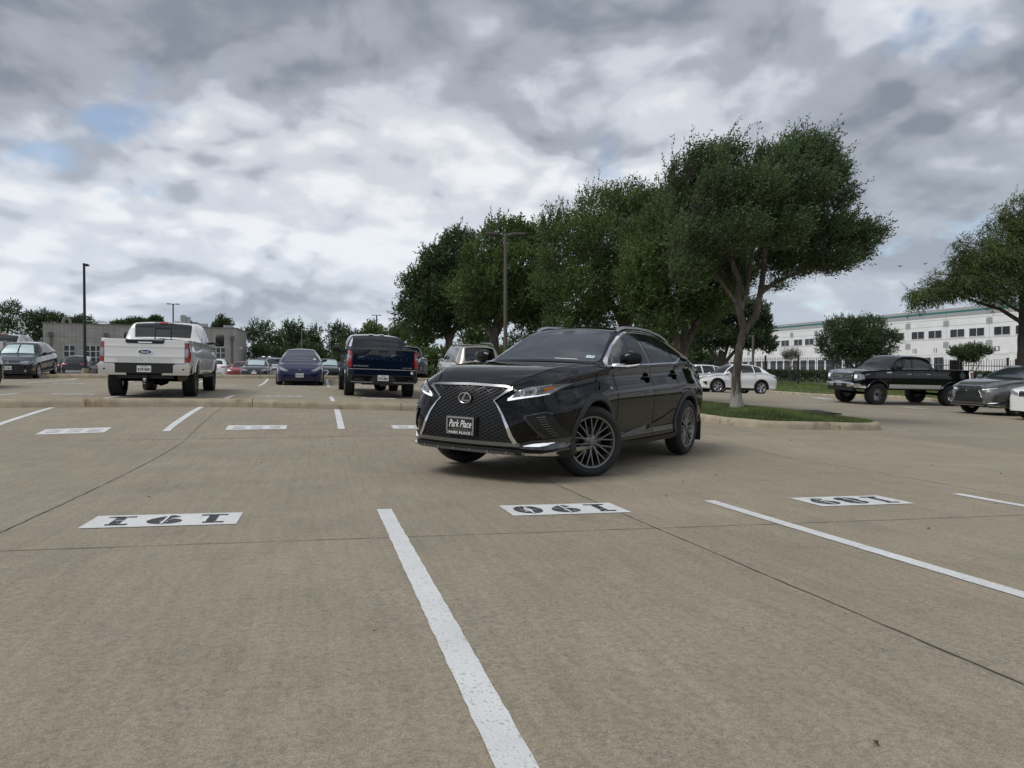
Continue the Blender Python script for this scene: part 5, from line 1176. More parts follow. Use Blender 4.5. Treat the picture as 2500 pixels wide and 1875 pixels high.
        # bumper duct, fog lamp, lip
        if sport:
            v = c.panel('bumper_duct', 'F', [(s_*.655, .672), (s_*.80, .712), (s_*.835, .70), (s_*.885, .475)], [(s_*.655, .667), (s_*.79, .47), (s_*.885, .462)], GD, .005, .02, 14)
            c.strip('duct_edge', 'F', [(s_*.655, .674), (s_*.80, .716), (s_*.835, .70)], .012, GLOSSB, .02, .02, v); c.strip('duct_edge', 'F', [(s_*.655, .666), (s_*.79, .466)], .02, GLOSSB, .02, .02, v)
            q = MB()
            for i in range(9): c.strip('', 'F', [(s_*(.745+.010*i), .665-i*.022), (s_*(.80+.006*i), .672-i*.022)], .006, None, .014, .01, mb=q)
            q.build('duct_lattice', DARKRIM, v, ang=30)
        f = c.panel('fog_lamp_bezel', 'F', [(s_*.57, .385), (s_*.70, .440), (s_*.91, .468)], [(s_*.57, .375), (s_*.80, .348), (s_*.87, .365), (s_*.91, .45)], GLOSSB, .014, .025, 14)
        c.panel('fog_lamp', 'F', [(s_*.65, .392), (s_*.72, .412), (s_*.83, .424)], [(s_*.65, .387), (s_*.76, .384), (s_*.80, .394), (s_*.83, .420)], LAMPW, .020, .01, 12, f)
        c.strip('lip_trim', 'F', [(s_*.64, .318), (s_*.84, .312), (s_*.905, .340)], [.024, .024, .036], CHROME if sport else SATIN, .02, .03)
    c.strip('lower_lip', 'F', [(-.66, .328), (-.5, .338), (.5, .338), (.66, .328)], .036, BLACKP, .022, .03)
    l = c.strip('skid_strip', 'F', [(-.58, .316), (0, .316), (.58, .316)], .026, SATIN if not sport else mat('dark_satin', (.16, .16, .16), .35, .8), .03, .03)
    mb = MB()
    for k in range(6): p = Vector(c.pfront(-.5+.2*k, .322, .030)); mb.box(p, (.016, .010, .022))
    mb.build('skid_fins', SATIN, l, ang=0)
    c.seams('F', [[(-.50, .962), (-.2, .970), (.2, .970), (.50, .962)]], .008)
    c.seams('T', [[(1.0, .46), (.8, .575), (.5, .65), (.2, .685), (-.15, .70), (-.36, .715)], [(1.0, -.46), (.8, -.575), (.5, -.65), (.2, -.685), (-.15, -.70), (-.36, -.715)]], .008)
    c.strip('wiper_cowl', 'T', [(-.395, -.66), (-.40, -.3), (-.402, 0), (-.40, .3), (-.395, .66)], .05, BLACKP, .004, .01)
    return c
PBLACK = mat('paint_black', (.0022, .0024, .003), .3, 0, 1.0, 0.0, coatr=.012); PBLACK.node_tree.nodes['Principled BSDF'].inputs['Coat IOR'].default_value = 1.36
hero = rx('black_crossover', 'glossy black luxury SUV parked across the aisle with its front wheels turned', PBLACK)
hero.wheels(.378, .235, .272, 'twin', DARKRIM, R(-31)); hero.place(.108, 8.02, 146.7)
# dealer plate, inspection sticker, paper on the dash
e = Vector(hero.pfront(0, .55, .03)); e.y = 0; X, Zv = Vector((0, 1, 0)), Vector((0, 0, 1)); mb = MB(); mb.box((e.x-.01, -.0, e.z), (.03, .36, .19)); pb = mb.build('plate_bracket', BLACKP, hero.root, ang=0)
mb = MB(); mb.box((e.x+.016, 0, e.z), (.012, .30, .15)); pl = mb.build('dealer_plate', GLOSSB, hero.root, ang=0)
mb = MB()
for yy, zz, w, h in ((0, .078, .335, .018), (0, -.070, .335, .034), (-.16, 0, .016, .165), (.16, 0, .016, .165)): mb.box((e.x+.022, yy, e.z+zz), (.014, w, h))
mb.build('plate_frame', [SATIN], pl, ang=0)
mb = MB(); mb.box((e.x+.0295, 0, e.z-.070), (.002, .285, .028)); mb.build('frame_inlay', mat('inlay', (.03, .03, .03), .5), pl, ang=0)
put_text('plate_script', 'Park Place', (e.x+.0235, 0, e.z+.018), X, Zv, .275, WHITE, pl, height=.072, shear=.35, bold=.012)
put_text('plate_motto', 'EXPERTS IN EXCELLENCE', (e.x+.0235, 0, e.z-.038), X, Zv, .20, SATIN, pl, height=.011)
put_text('frame_lettering', 'PARK PLACE', (e.x+.0315, 0, e.z-.070), X, Zv, .265, WHITE, pl, height=.022, bold=.02)
def on_screen(c, name, x0, x1, y0, y1, m, off=.007, parent=None, nx=3, ny=6):
    mb = MB(); mb.grid([[c.ptop(x0+(x1-x0)*i/nx, y0+(y1-y0)*j/ny, off) for j in range(ny+1)] for i in range(nx+1)]); return mb.build(name, m, parent or c.root, ang=60)
st = on_screen(hero, 'inspection_sticker', -.505, -.545, .50, .60, mat('sticker', (.55, .68, .72), .6))
a, b_ = hero.ptop(-.527, .55, .0085), hero.ptop(-.545, .55, .0085); put_text('sticker_date', '07-26', a, (0, 1, 0), (b_-a), .075, INK, st, height=.018)
on_screen(hero, 'dash_paper', -.458, -.470, .12, .42, mat('paper', (.6, .63, .63), .7), .006)
on_screen(hero, 'mirror_mount', -.97, -1.05, -.07, .07, mat('screen_frit', (.03, .03, .035), .3), .006)

grey = paint('tungsten', (.17, .17, .165), .75, .3)
srx = rx('silver_crossover', 'satin grey luxury SUV facing left at the right edge near the lifted pickup', grey, False)
srx.wheels(.378, .235, .262, 'five', SILRIM); 

# ---------------------------------------------------------------- pickups
def pickup(name, label, pm, sp, spans, group='pickup trucks'):
    c = Car(sp, name, label, 'pickup truck', pm, group); return c
def truck_common(c, xg, wsx, wst, spans, rim, style, wr, tw, rr, glass=GLASS, marg=.04):
    c.screen('windscreen', wsx, wst, .05, GLASS, .004); c.screen('rear_window', xg[0], xg[1], .07, glass, .004, 12, 14)
    c.dlo(spans, GLASS, marg, .03)
    c.wheels(wr, tw, rr, style, rim, hubm=SILRIM)
def label_text(c, view, t, y, z, w, h, m, off=.006, parent=None, bold=.0, space=1.0):
    f = c.proj(view); a = Vector(f(y, z, off)); sx = 1 if view == 'F' else -1
    return put_text('lettering', t, a+Vector((sx*.004, 0, 0)), (0, sx, 0), (0, 0, 1), w, m, parent or c.root, height=h, bold=bold, space=space)
PWHITE = paint('pearl_white', (.80, .79, .76), .0, .35)
sp = spec(.95, 4.06, 1.25, 2.03, 2.0, 1.26, 1.40, -.62, -1.28, -2.75, -3.02, 1.42, 1.36, 1.42, .55, .43, .50, .17, edge=.80, bed=(-3.12, -5.20, .95), flat=.75, roofdrop=.05, hoodw=.86, bin_=.05, side=[(0, .06), (.08, .02), (.3, .012), (.6, 0), (.85, .012), (1, .0)], under_h=.3, kc=.16)
f2 = pickup('white_pickup', 'white heavy duty pickup seen from behind with chrome bumper and tow hitch', PWHITE, sp, None)
f2.build_skin(doors=[(-.75, -1.78), (-1.78, -2.85)], hood=(.85, -.6), roof=(-1.3, -2.7), nstep=.07, capb=.0)
truck_common(f2, (-2.78, -3.0), -.66, -1.24, [(-.98, -1.72), (-1.86, -2.60)], BLKRIM, 'truck', .43, .30, .255)
c = f2
tg = c.panel('tailgate', 'B', [(-.875, 1.405), (.875, 1.405)], [(-.875, .85), (.875, .85)], PWHITE, .012, .03, 20)
c.strip('tailgate_crease', 'B', [(-.87, 1.25), (.87, 1.25)], .03, PWHITE, .022, .02, tg); c.strip('tailgate_crease', 'B', [(-.87, 1.01), (.87, 1.01)], .035, PWHITE, .026, .03, tg)
c.panel('tailgate_applique', 'B', [(-.42, 1.425), (.42, 1.425)], [(-.42, 1.34), (-.38, 1.315), (.38, 1.315), (.42, 1.34)], BLACKP, .02, .03, 10, tg); c.strip('tailgate_handle', 'B', [(-.15, 1.345), (.15, 1.345)], .025, CHROME, .03, .02, tg)
e = Vector(c.prear(0, 1.115, .016)); mb = MB(); mb.prism([(e.x, .165*math.cos(a), e.z+.068*math.sin(a)) for a in np.linspace(0, 2*math.pi, 32, endpoint=False)], (-1, 0, 0), .012); eo = mb.build('oval_badge', CHROME, tg, ang=30)
mb = MB(); mb.prism([(e.x-.012, .148*math.cos(a), e.z+.055*math.sin(a)) for a in np.linspace(0, 2*math.pi, 32, endpoint=False)], (-1, 0, 0), .004); mb.build('badge_field', mat('badge_blue', (.008, .012, .05), .2, 0, 1), eo, ang=30)
put_text('badge_lettering', 'Ford', (e.x-.0175, 0, e.z), (0, -1, 0), (0, 0, 1), .17, CHROME, eo, height=.055, shear=.35)
label_text(c, 'B', 'SUPER DUTY', 0, .93, 1.22, .062, mat('embossed_white', (.66, .65, .625), .4), .014, tg, .005, 1.15)
for s_ in (1, -1):
    t = c.panel('tail_light', 'B', [(s_*.885, 1.345), (s_*.995, 1.345)], [(s_*.885, .875), (s_*.995, .875)], RED, .014, .03, 4)
    c.panel('reverse_lamp', 'B', [(s_*.89, 1.20), (s_*.955, 1.20)], [(s_*.89, 1.0), (s_*.955, .985)], LAMPC, .019, .012, 3, t)
for sg in 'LR': c.panel('tail_light_side', sg, [(-5.18, 1.345), (-5.30, 1.345)], [(-5.20, .88), (-5.30, .875)], RED, .008, .02, 3)
mb = MB(); mb.box((-5.34, 0, .72), (.14, 1.3, .26)); mb.build('bumper_step', BLACKP, c.root, bevel=.02)
for s_ in (1, -1):
    mb = MB(); P = [(-5.40, s_*.46, .80), (-5.40, s_*1.0, .82), (-5.30, s_*1.03, .82), (-5.12, s_*1.03, .80), (-5.12, s_*1.03, .62), (-5.40, s_*.98, .56), (-5.40, s_*.38, .56)]
    mb.add([(x-.0, y, z) for x, y, z in P]+[(x+.06, y*.99, z) for x, y, z in P], [(0, 1, 5, 6), (1, 2, 3, 4, 5), (7, 8, 12, 13), (8, 9, 10, 11, 12)]+[(i, (i+1) % 7, 7+(i+1) % 7, 7+i) for i in range(7)]); b_ = mb.build('chrome_bumper', CHROME, c.root, ang=25)
    mb = MB(); mb.tube([(-5.41, s_*.86, .70), (-5.395, s_*.86, .70)], .022, 10); mb.build('parking_sensor', BLACKP, b_)
mb = MB(); mb.prism([(-5.425, y, z) for y, z in ((-.155, .63), (.155, .63), (.155, .785), (-.155, .785))], (-1, 0, 0), .006); po = mb.build('licence_plate', WHITE, c.root, ang=0); b2 = MB()
put_text('', 'KYP-9091', (-5.4335, 0, .692), (0, -1, 0), (0, 0, 1), .265, INK, height=.072, bold=.03, mb=b2); put_text('', '* TEXAS *', (-5.4335, 0, .76), (0, -1, 0), (0, 0, 1), .17, INK, height=.022, bold=.02, mb=b2); b2.build('plate_lettering', INK, po, ang=0)
mb = MB(); mb.box((-5.22, 0, .52), (.10, 1.25, .09)); mb.box((-5.36, -.03, .50), (.30, .10, .10)); mb.box((-5.46, -.03, .38), (.06, .09, .30)); mb.tube([(-5.50, -.03, .33), (-5.50, -.03, .40)], .022, 8); mb.build('tow_hitch', BLACKP, c.root, ang=20)
mb = MB(); mb.lathe([(.001, .055), (.03, .045), (.04, .02), (.03, -.01), (.02, -.03), (.02, -.07), (.03, -.075), (.03, -.09), (.001, -.09)], 14); o = mb.build('hitch_ball', CHROME, c.root); o.rotation_euler = (R(90), 0, 0); o.location = (-5.50, -.03, .44)
mb = MB(); mb.tube([(-5.1, -.78, .50), (-4.2, -.75, .52)], .10, 12); mb.build('exhaust', mat('rusty_pipe', (.10, .075, .055), .6, .5), c.root)
mb = MB(); mb.lathe([(.01, .2), (.14, .16), (.2, 0), (.14, -.16), (.01, -.2)], 16); o = mb.build('differential', UNDER, c.root); o.rotation_euler = (0, 0, 0); o.location = (-4.06, -.15, .46)
for s_ in (1, -1): MB().box((-1.9, s_*.98, .50), (2.2, .16, .06)).build('running_board', BLACKP, c.root, bevel=.015)
c.panel('third_brake_light', 'B', [(-.10, 1.955), (.10, 1.955)], [(-.10, 1.915), (.10, 1.915)], RED, .03, .03, 4)
for s_ in (1, -1): c.panel('cargo_lamp', 'B', [(s_*.11, 1.95), (s_*.24, 1.945)], [(s_*.11, 1.918), (s_*.24, 1.92)], LAMPC, .026, .03, 3)
c.strip('slider_frame', 'B', [(-.2, 1.46), (-.2, 1.78), (.2, 1.78), (.2, 1.46)], .014, SEAM, .012, .01)
for sg in 'LR': c.seams(sg, [[(-.75, .58), (-.75, 1.35)], [(-1.78, .58), (-1.78, 1.95)], [(-2.88, .58), (-2.88, 1.4)], [(-3.10, .56), (-3.10, 1.4)]], .012)
c.arches(.05, PWHITE, .03, .62); c.handles([(-1.6, 1.22), (-2.7, 1.22)], PWHITE, .2); c.mirror(-.95, 1.52, .24, .36, .20, BLACKP, big=True)
label_text  # side badge
f = c.pside(-1); a = Vector(f(-4.95, 1.26, .006)); put_text('side_badge', 'FX4', a, (1, 0, 0), (0, 0, 1), .30, mat('badge_red', (.25, .02, .02), .4), c.root, height=.11, shear=.3, bold=.02)
c.seams('B', [[(-.882, .84), (-.882, 1.42)], [(.882, .84), (.882, 1.42)], [(-.88, .842), (.88, .842)]], .012); c.place(-10.36, 22.36, 16.5)

PBLUE = paint('navy', (.002, .008, .024), .4, .3)
sp = spec(.95, 3.75, 1.20, 2.06, 1.92, 1.18, 1.34, -.55, -1.25, -2.55, -2.86, 1.40, 1.30, 1.40, .50, .415, .485, .15, edge=.79, bed=(-2.95, -4.84, .9), flat=.75, roofdrop=.06, hoodw=.86, bin_=.05, side=[(0, .06), (.08, .015), (.3, .01), (.6, 0), (.85, .015), (1, .0)], under_h=.28, kc=.16)
c = ch = pickup('blue_pickup', 'dark blue pickup seen from behind beyond the kerb', PBLUE, sp, None)
c.build_skin(doors=[(-.7, -1.65), (-1.65, -2.6)], hood=(.85, -.5), roof=(-1.3, -2.5), nstep=.07, capb=.0)
truck_common(c, (-2.60, -2.84), -.6, -1.22, [(-.92, -1.60), (-1.72, -2.40)], BLKRIM, 'truck', .415, .28, .24)
tg = c.panel('tailgate', 'B', [(-.88, 1.385), (.88, 1.385)], [(-.88, .83), (.88, .83)], PBLUE, .012, .03, 20)
c.strip('tailgate_crease', 'B', [(-.86, 1.24), (.86, 1.24)], .03, PBLUE, .022, .02, tg); c.strip('tailgate_crease', 'B', [(-.86, 1.03), (.86, 1.03)], .03, PBLUE, .022, .02, tg)
c.panel('bed_cap', 'B', [(-.90, 1.415), (.90, 1.415)], [(-.90, 1.385), (.90, 1.385)], BLACKP, .02, .03, 10, tg); c.panel('tailgate_handle', 'B', [(-.15, 1.375), (.15, 1.375)], [(-.15, 1.31), (.15, 1.31)], BLACKP, .024, .03, 5, tg)
label_text(c, 'B', 'CHEVROLET', 0, 1.135, 1.50, .10, mat('embossed_blue', (.012, .035, .095), .25, .6, .5), .014, tg, .0, 1.1)
label_text(c, 'B', 'SILVERADO', .64, .915, .43, .042, SATIN, .014, tg, .02); label_text(c, 'B', 'CUSTOM', -.68, .885, .27, .032, SATIN, .014, tg, .02)
c.strip('tailgate_trim', 'B', [(-.98, .825), (.98, .825)], .02, SATIN, .018, .02, tg)
for s_ in (1, -1):
    t = c.panel('tail_light', 'B', [(s_*.89, 1.345), (s_*1.005, 1.345)], [(s_*.89, .875), (s_*1.005, .875)], RED, .014, .03, 4)
    c.panel('reverse_lamp', 'B', [(s_*.93, 1.20), (s_*.995, 1.20)], [(s_*.93, 1.13), (s_*.995, 1.13)], LAMPC, .019, .012, 3, t)
for sg in 'LR': c.panel('tail_light_side', sg, [(-4.80, 1.34), (-4.93, 1.345)], [(-4.82, .88), (-4.93, .875)], RED, .008, .02, 3)
mb = MB(); mb.prism([(-5.0, y, z) for y, z in ((-1.0, .66), (1.0, .66), (1.02, .50), (.92, .42), (.45, .40), (-.45, .40), (-.92, .42), (-1.02, .50))], (1, 0, 0), .20); bo = mb.build('rear_bumper', BLACKP, c.root, bevel=.03)
for s_ in (1, -1):
    mb = MB(); mb.prism([(-5.005, s_*y, z) for y, z in ((.30, .635), (.86, .635), (.90, .52), (.40, .48))], (-1, 0, 0), .012); mb.build('bumper_pad', GLOSSB, bo, ang=0)
    mb = MB(); mb.box((-5.02, s_*.6, .455), (.03, .62, .02)); mb.build('bumper_edge', SATIN, bo, ang=0)
mb = MB(); mb.prism([(-5.012, y, z) for y, z in ((-.155, .50), (.155, .50), (.155, .66), (-.155, .66))], (-1, 0, 0), .006); po = mb.build('licence_plate', WHITE, c.root, ang=0); b2 = MB()
put_text('', 'RYK-0865', (-5.0205, 0, .565), (0, -1, 0), (0, 0, 1), .265, INK, height=.074, bold=.03, mb=b2); put_text('', 'TEXAS', (-5.0205, 0, .635), (0, -1, 0), (0, 0, 1), .12, INK, height=.022, bold=.02, mb=b2); b2.build('plate_lettering', INK, po, ang=0)
p = Vector(c.prear(-.83, .745, .008)); mb = MB(); mb.prism([(p.x, p.y+.036*math.cos(a), p.z+.046*math.sin(a)) for a in np.linspace(0, 6.283, 14, endpoint=False)], (-1, 0, 0), .004); mb.build('round_sticker', WHITE, c.root, ang=0)
mb = MB(); mb.box((-4.85, 0, .42), (.08, 1.2, .09)); mb.box((-4.93, 0, .40), (.1, .16, .12)); mb.build('tow_hitch', BLACKP, c.root, ang=20)
mb = MB(); mb.lathe([(.01, .2), (.15, .16), (.22, 0), (.15, -.16), (.01, -.2)], 16); o = mb.build('differential', UNDER, c.root); o.location = (-3.75, -.05, .36)
for s_ in (1, -1): c.panel('roof_marker', 'B', [(s_*.10, 1.90), (s_*.24, 1.895)], [(s_*.10, 1.872), (s_*.24, 1.872)], LAMPC, .03, .03, 3)
for sg in 'LR': c.seams(sg, [[(-.7, .52), (-.7, 1.3)], [(-1.65, .52), (-1.65, 1.85)], [(-2.62, .52), (-2.62, 1.35)], [(-2.93, .5), (-2.93, 1.38)]], .012)
mb = MB(); mb.tube([(-4.78, .02, 1.40), (-4.78, .02, 1.62)], .006, 5); mb.build('tailgate_antenna', BLACKP, c.root)
c.arches(.05, PBLUE, .03, .56); c.handles([(-1.5, 1.16), (-2.45, 1.16)], PBLUE, .2); c.mirror(-.9, 1.40, .25, .22, .10, BLACKP, big=True); c.place(-5.12, 25.5, 16.0)

PBLK2 = paint('black_truck', (.004, .004, .005), .1, .25)
sp = spec(.92, 3.68, 1.15, 2.0, 2.06, 1.36, 1.47, -.50, -1.28, -2.60, -2.88, 1.50, 1.44, 1.50, .66, .44, .53, .13, edge=.77, bed=(-2.98, -4.70, 1.0), flat=.80, roofdrop=.06, hoodw=.84, bin_=.05, nose=.06, side=[(0, .05), (.08, .01), (.3, .01), (.6, 0), (.85, .012), (1, .0)], under_h=.25, kc=.16)
c = f1 = pickup('lifted_pickup', 'lifted black crew cab pickup with silver lower stripe and chrome bumper', PBLK2, sp, None)
c.build_skin(doors=[(-.72, -1.66), (-1.66, -2.62)], hood=(.85, -.48), roof=(-1.3, -2.55), nstep=.07, capb=.01)
truck_common(c, (-2.66, -2.86), -.56, -1.24, [(-.90, -1.60), (-1.74, -2.46)], BLKRIM, 'truck', .44, .33, .27)
gm = mat('grille_bars', (.55, .55, .55), .2, 1)
g = c.panel('grille', 'F', [(-.60, 1.30), (.60, 1.30)], [(-.56, .92), (.56, .92)], mat('grille_dark', (.004, .004, .004), .6), .006, .02, 12)
for p, w in (([(-.62, 1.30), (.62, 1.30)], .07), ([(-.61, 1.31), (-.57, .91)], .07), ([(.61, 1.31), (.57, .91)], .07), ([(-.58, .915), (.58, .915)], .04)): c.strip('grille_surround', 'F', p, w, CHROME, .03, .04, g)
for k in range(5): c.strip('grille_bar', 'F', [(-.55, .975+.065*k), (.55, .975+.065*k)], .026, gm, .02, .03, g)
e = Vector(c.pfront(0, 1.12, .03)); mb = MB(); mb.prism([(e.x, .13*math.cos(a), e.z+.055*math.sin(a)) for a in np.linspace(0, 6.283, 24, endpoint=False)], (1, 0, 0), .02); eo = mb.build('oval_badge', MATS['badge_blue'], g, ang=30); put_text('badge_lettering', 'Ford', (e.x+.0215, 0, e.z), (0, 1, 0), (0, 0, 1), .16, CHROME, eo, height=.05, shear=.35)
for s_ in (1, -1):
    h = c.panel('headlight', 'F', [(s_*.68, 1.27), (s_*.95, 1.25)], [(s_*.66, .98), (s_*.80, .95), (s_*.95, 1.02)], LAMPC, .010, .02, 6); c.panel('headlight_reflector', 'F', [(s_*.71, 1.20), (s_*.84, 1.20)], [(s_*.71, 1.06), (s_*.84, 1.06)], LAMPW, .016, .01, 3, h)
for sg in 'LR': c.panel('headlight_side', sg, [(.82, 1.24), (.62, 1.20)], [(.84, .98), (.66, 1.02)], LAMPC, .008, .02, 4)
mb = MB(); P = [(1.02, 0, .90), (1.02, .62, .90), (.98, .84, .90), (.80, 1.0, .88), (.60, 1.02, .86), (.60, 1.02, .70), (.80, 1.0, .64), (.98, .82, .60), (1.02, .62, .58)]
rows = [[(x, y, .90-(.02 if i else 0)*i), (x+.03, y*1.01, .84), (x+.03, y*1.01, .76), (x, y, .68)] for i, (x, y) in enumerate(((1.0, 0), (1.0, .5), (.96, .78), (.82, .97), (.60, 1.02)))]
rows = [[(x, -y, z) for x, y, z in r] for r in rows[::-1]]+rows[1:]; mb.grid(rows); bo = mb.build('chrome_bumper', CHROME, c.root, ang=40)
mb = MB(); mb.box((.96, 0, .62), (.16, 1.5, .16)); mb.box((1.025, 0, .76), (.05, .78, .13)); mb.build('bumper_valance', BLACKP, bo, bevel=.02)
mb = MB(); mb.box((1.06, 0, .765), (.01, .32, .07)); mb.build('front_plate', mat('dim_plate', (.18, .18, .18), .5), bo, ang=0)
for s_ in (1, -1): mb = MB(); mb.tube([(.98, s_*.70, .765), (1.035, s_*.70, .765)], .05, 12); mb.build('fog_lamp', LAMPC, bo)
for sg in 'LR':
    c.panel('silver_stripe', sg, [(-.54, .855), (-3.14, .855)], [(-.54, .69), (-3.14, .69)], mat('stripe_silver', (.46, .45, .42), .45, .0, .3), .006, .012, 30, nr=8)
    c.seams(sg, [[(-.72, .68), (-.72, 1.45)], [(-1.66, .68), (-1.66, 1.95)], [(-2.66, .68), (-2.66, 1.45)], [(-2.93, .66), (-2.93, 1.48)]], .014); c.strip('window_trim', sg, [(-.85, 1.485), (-2.5, 1.515)], .014, SATIN, .006, .01)
    c.panel('tail_light', sg, [(-4.62, 1.43), (-4.82, 1.43)], [(-4.62, 1.16), (-4.82, 1.16)], RED, .012, .02, 3); c.strip('tail_light_frame', sg, [(-4.60, 1.14), (-4.60, 1.45), (-4.82, 1.45)], .035, LAMPW, .014, .02)
    c.strip('fender_badge', sg, [(-.42, 1.33), (-.66, 1.335)], .05, CHROME, .008, .01)
c.arches(.06, PBLK2, .03, .70); c.handles([(-1.52, 1.28), (-2.48, 1.29)], CHROME, .2); c.mirror(-.82, 1.56, .26, .22, .08, BLACKP, big=True)

PSIL = paint('silver', (.50, .50, .50), .6, .35)
sp = spec(.95, 3.75, 1.20, 2.0, 1.95, 1.2, 1.36, -.55, -1.25, -2.55, -2.86, 1.40, 1.32, 1.40, .5, .40, .48, .13, edge=.79, bed=(-2.95, -4.84, .9), flat=.75, roofdrop=.06, hoodw=.84, bin_=.05, under_h=.25, kc=.16)
c = sil = pickup('silver_pickup', 'silver pickup cab at the left edge above the dark hatchback', PSIL, sp, None); c.build_skin(nstep=.09, capb=0)
truck_common(c, (-2.60, -2.84), -.6, -1.22, [(-.92, -1.60), (-1.72, -2.40)], SILRIM, 'simple', .40, .27, .23)
for s_ in (1, -1): c.panel('tail_light', 'B', [(s_*.87, 1.36), (s_*.99, 1.36)], [(s_*.87, 1.0), (s_*.99, 1.0)], RED, .014, .03, 4)
c.panel('third_brake_light', 'B', [(-.20, 1.905), (.20, 1.905)], [(-.20, 1.87), (.20, 1.87)], RED, .03, .03, 4); c.arches(.05, PSIL, .03, .56)

# ---------------------------------------------------------------- smaller and farther cars
def basic(name, label, cat, pm, sp, win, ws, rg, wh, lamps=None, tails=None, grille=None, handles=None, mir=None, group=None, nstep=.09, rails=False, doors=(), hood=None, arch=None, glass=GLASS, marg=.035, bumper=True, seams=True, trim=None, roofz=None):
    """ws, rg: stations of windscreen and rear glass; win: side window spans"""
    c = Car(sp, name, label, cat, pm, group)
    if nstep >= .10: c.NL, c.NA, c.NB, c.NC = 9, 5, 3, 4
    c.build_skin(doors=doors, hood=hood, nstep=nstep, capb=.02)
    c.screen('windscreen', ws[0], ws[1], .05, glass, .004, 10, 10)
    if rg: c.screen('rear_window', rg[0], rg[1], .08, GLASS, .004, 10, 10)
    c.dlo(win, GLASS, marg, .025, trim)
    c.wheels(*wh)
    for s_ in (1, -1):
        if lamps:
            up, lo, m = lamps; h = c.panel('headlight', 'F', [(s_*a, b) for a, b in up], [(s_*a, b) for a, b in lo], m, .008, .02, 8)
        if tails:
            up, lo = tails; c.panel('tail_light', 'B', [(s_*a, b) for a, b in up], [(s_*a, b) for a, b in lo], RED, .008, .02, 6)
    if grille: c.panel('grille', 'F', grille[0], grille[1], GLOSSB, .005, .02, 12)
    if arch: c.arches(*arch)
    if handles: c.handles(handles)
    if mir: c.mirror(*mir)
    if seams:
        for sg in 'LR': c.seams(sg, [[(d[0], c.bot(-1)+.08), (d[0], c.belt(d[0])-.01)] for d in doors]+[[(d[1], c.bot(-1)+.08), (d[1], c.belt(d[1])-.01)] for d in doors], .010)
    return c
# white crossover in profile
PW2 = paint('plain_white', (.80, .80, .80), .0, .35)
sp = spec(.90, 2.66, 1.08, 1.85, 1.645, .86, 1.06, -.42, -1.15, -2.75, -3.40, 1.10, 1.02, 1.16, .24, .36, .41, .11, edge=.55, roofdrop=.10, nose=.12)
def nx(name, label, group): 
    c = basic(name, label, 'SUV', PW2, sp, [(-.62, -1.40), (-1.48, -2.22), (-2.28, -2.72)], (-.46, -1.1), (-2.92, -3.3), (.36, .225, .25, 'five', SILRIM), ([(.40, .72), (.62, .85), (.80, .90)], [(.40, .70), (.62, .74), (.80, .82)], LAMPD),
          ([(.35, 1.0), (.85, 1.0)], [(.35, .90), (.85, .86)]), ([(-.42, .80), (0, .82), (.42, .80)], [(-.50, .30), (.50, .30)]), [(-1.3, 1.0), (-2.15, 1.05)], (-.55, 1.08, .22, .15, .07), group, .07, doors=[(-.45, -1.44), (-1.44, -2.3)], arch=(.06, BLACKP, .014, .28))
    for sg in 'LR': c.strip('sill_cladding', sg, [(-.45, .27), (-2.2, .27)], .10, BLACKP, .010, .02); c.panel('tail_light', sg, [(-3.42, .99), (-3.70, .98)], [(-3.42, .96), (-3.70, .86)], REDD, .008, .02, 4)
    for sg in 'LR': c.panel('bumper_duct', sg, [(.62, .62), (.82, .60)], [(.62, .40), (.82, .56)], GLOSSB, .006, .02, 4)
    return c
nx1 = nx('white_crossover', 'white crossover parked side on behind the elm trunk', 'white crossovers by the lawn').place(10.7, 39.0, 105)
nx2 = nx('white_crossover', 'second white crossover half hidden behind the first one', 'white crossovers by the lawn').place(9.6, 42.6, 105)
# champagne off-roader, rear view, and the grey one facing us
PTAN = paint('champagne', (.36, .33, .27), .6, .35)
spg = spec(.85, 2.79, 1.20, 1.885, 1.86, 1.10, 1.24, -.42, -1.02, -3.50, -3.92, 1.12, 1.14, 1.20, .30, .385, .45, .12, edge=.66, roofdrop=.05, nose=.08, flat=.7, hoodw=.78)
gx = basic('champagne_offroader', 'champagne boxy off roader seen from behind left of the black SUV', 'SUV', PTAN, spg, [(-.62, -1.38), (-1.46, -2.20), (-2.28, -3.20)], (-.46, -.98), (-3.56, -3.86), (.385, .265, .25, 'simple', SILRIM), None, ([(.78, 1.12), (.90, 1.12)], [(.78, .80), (.90, .80)]), None, [(-1.28, 1.12), (-2.1, 1.14)], (-.58, 1.28, .2, .2, .08, PTAN), None, .08, doors=[(-.45, -1.42), (-1.42, -2.35)], arch=(.05, PTAN, .02, .36))
for s_ in (1, -1): mb = MB(); mb.tube([(-1.1, s_*.60, 1.84), (-1.3, s_*.60, 1.93), (-3.2, s_*.60, 1.92), (-3.42, s_*.60, 1.83)], [.02, .024, .024, .02], 6); mb.build('roof_rail', SATIN, gx.root)
mb = MB(); mb.add([(-3.05, 0, 1.84), (-3.3, .03, 1.83), (-3.3, -.03, 1.83), (-3.28, 0, 1.93)], [(0, 1, 3), (0, 3, 2), (1, 2, 3), (0, 2, 1)]); mb.build('roof_antenna', PTAN, gx.root, ang=0)
gx.strip('rear_wiper', 'B', [(-.1, 1.27), (.4, 1.30)], .02, BLACKP, .02, .01); gx.place(-2.35, 31.8, 16)
PGR = paint('graphite', (.13, .135, .14), .6, .3)
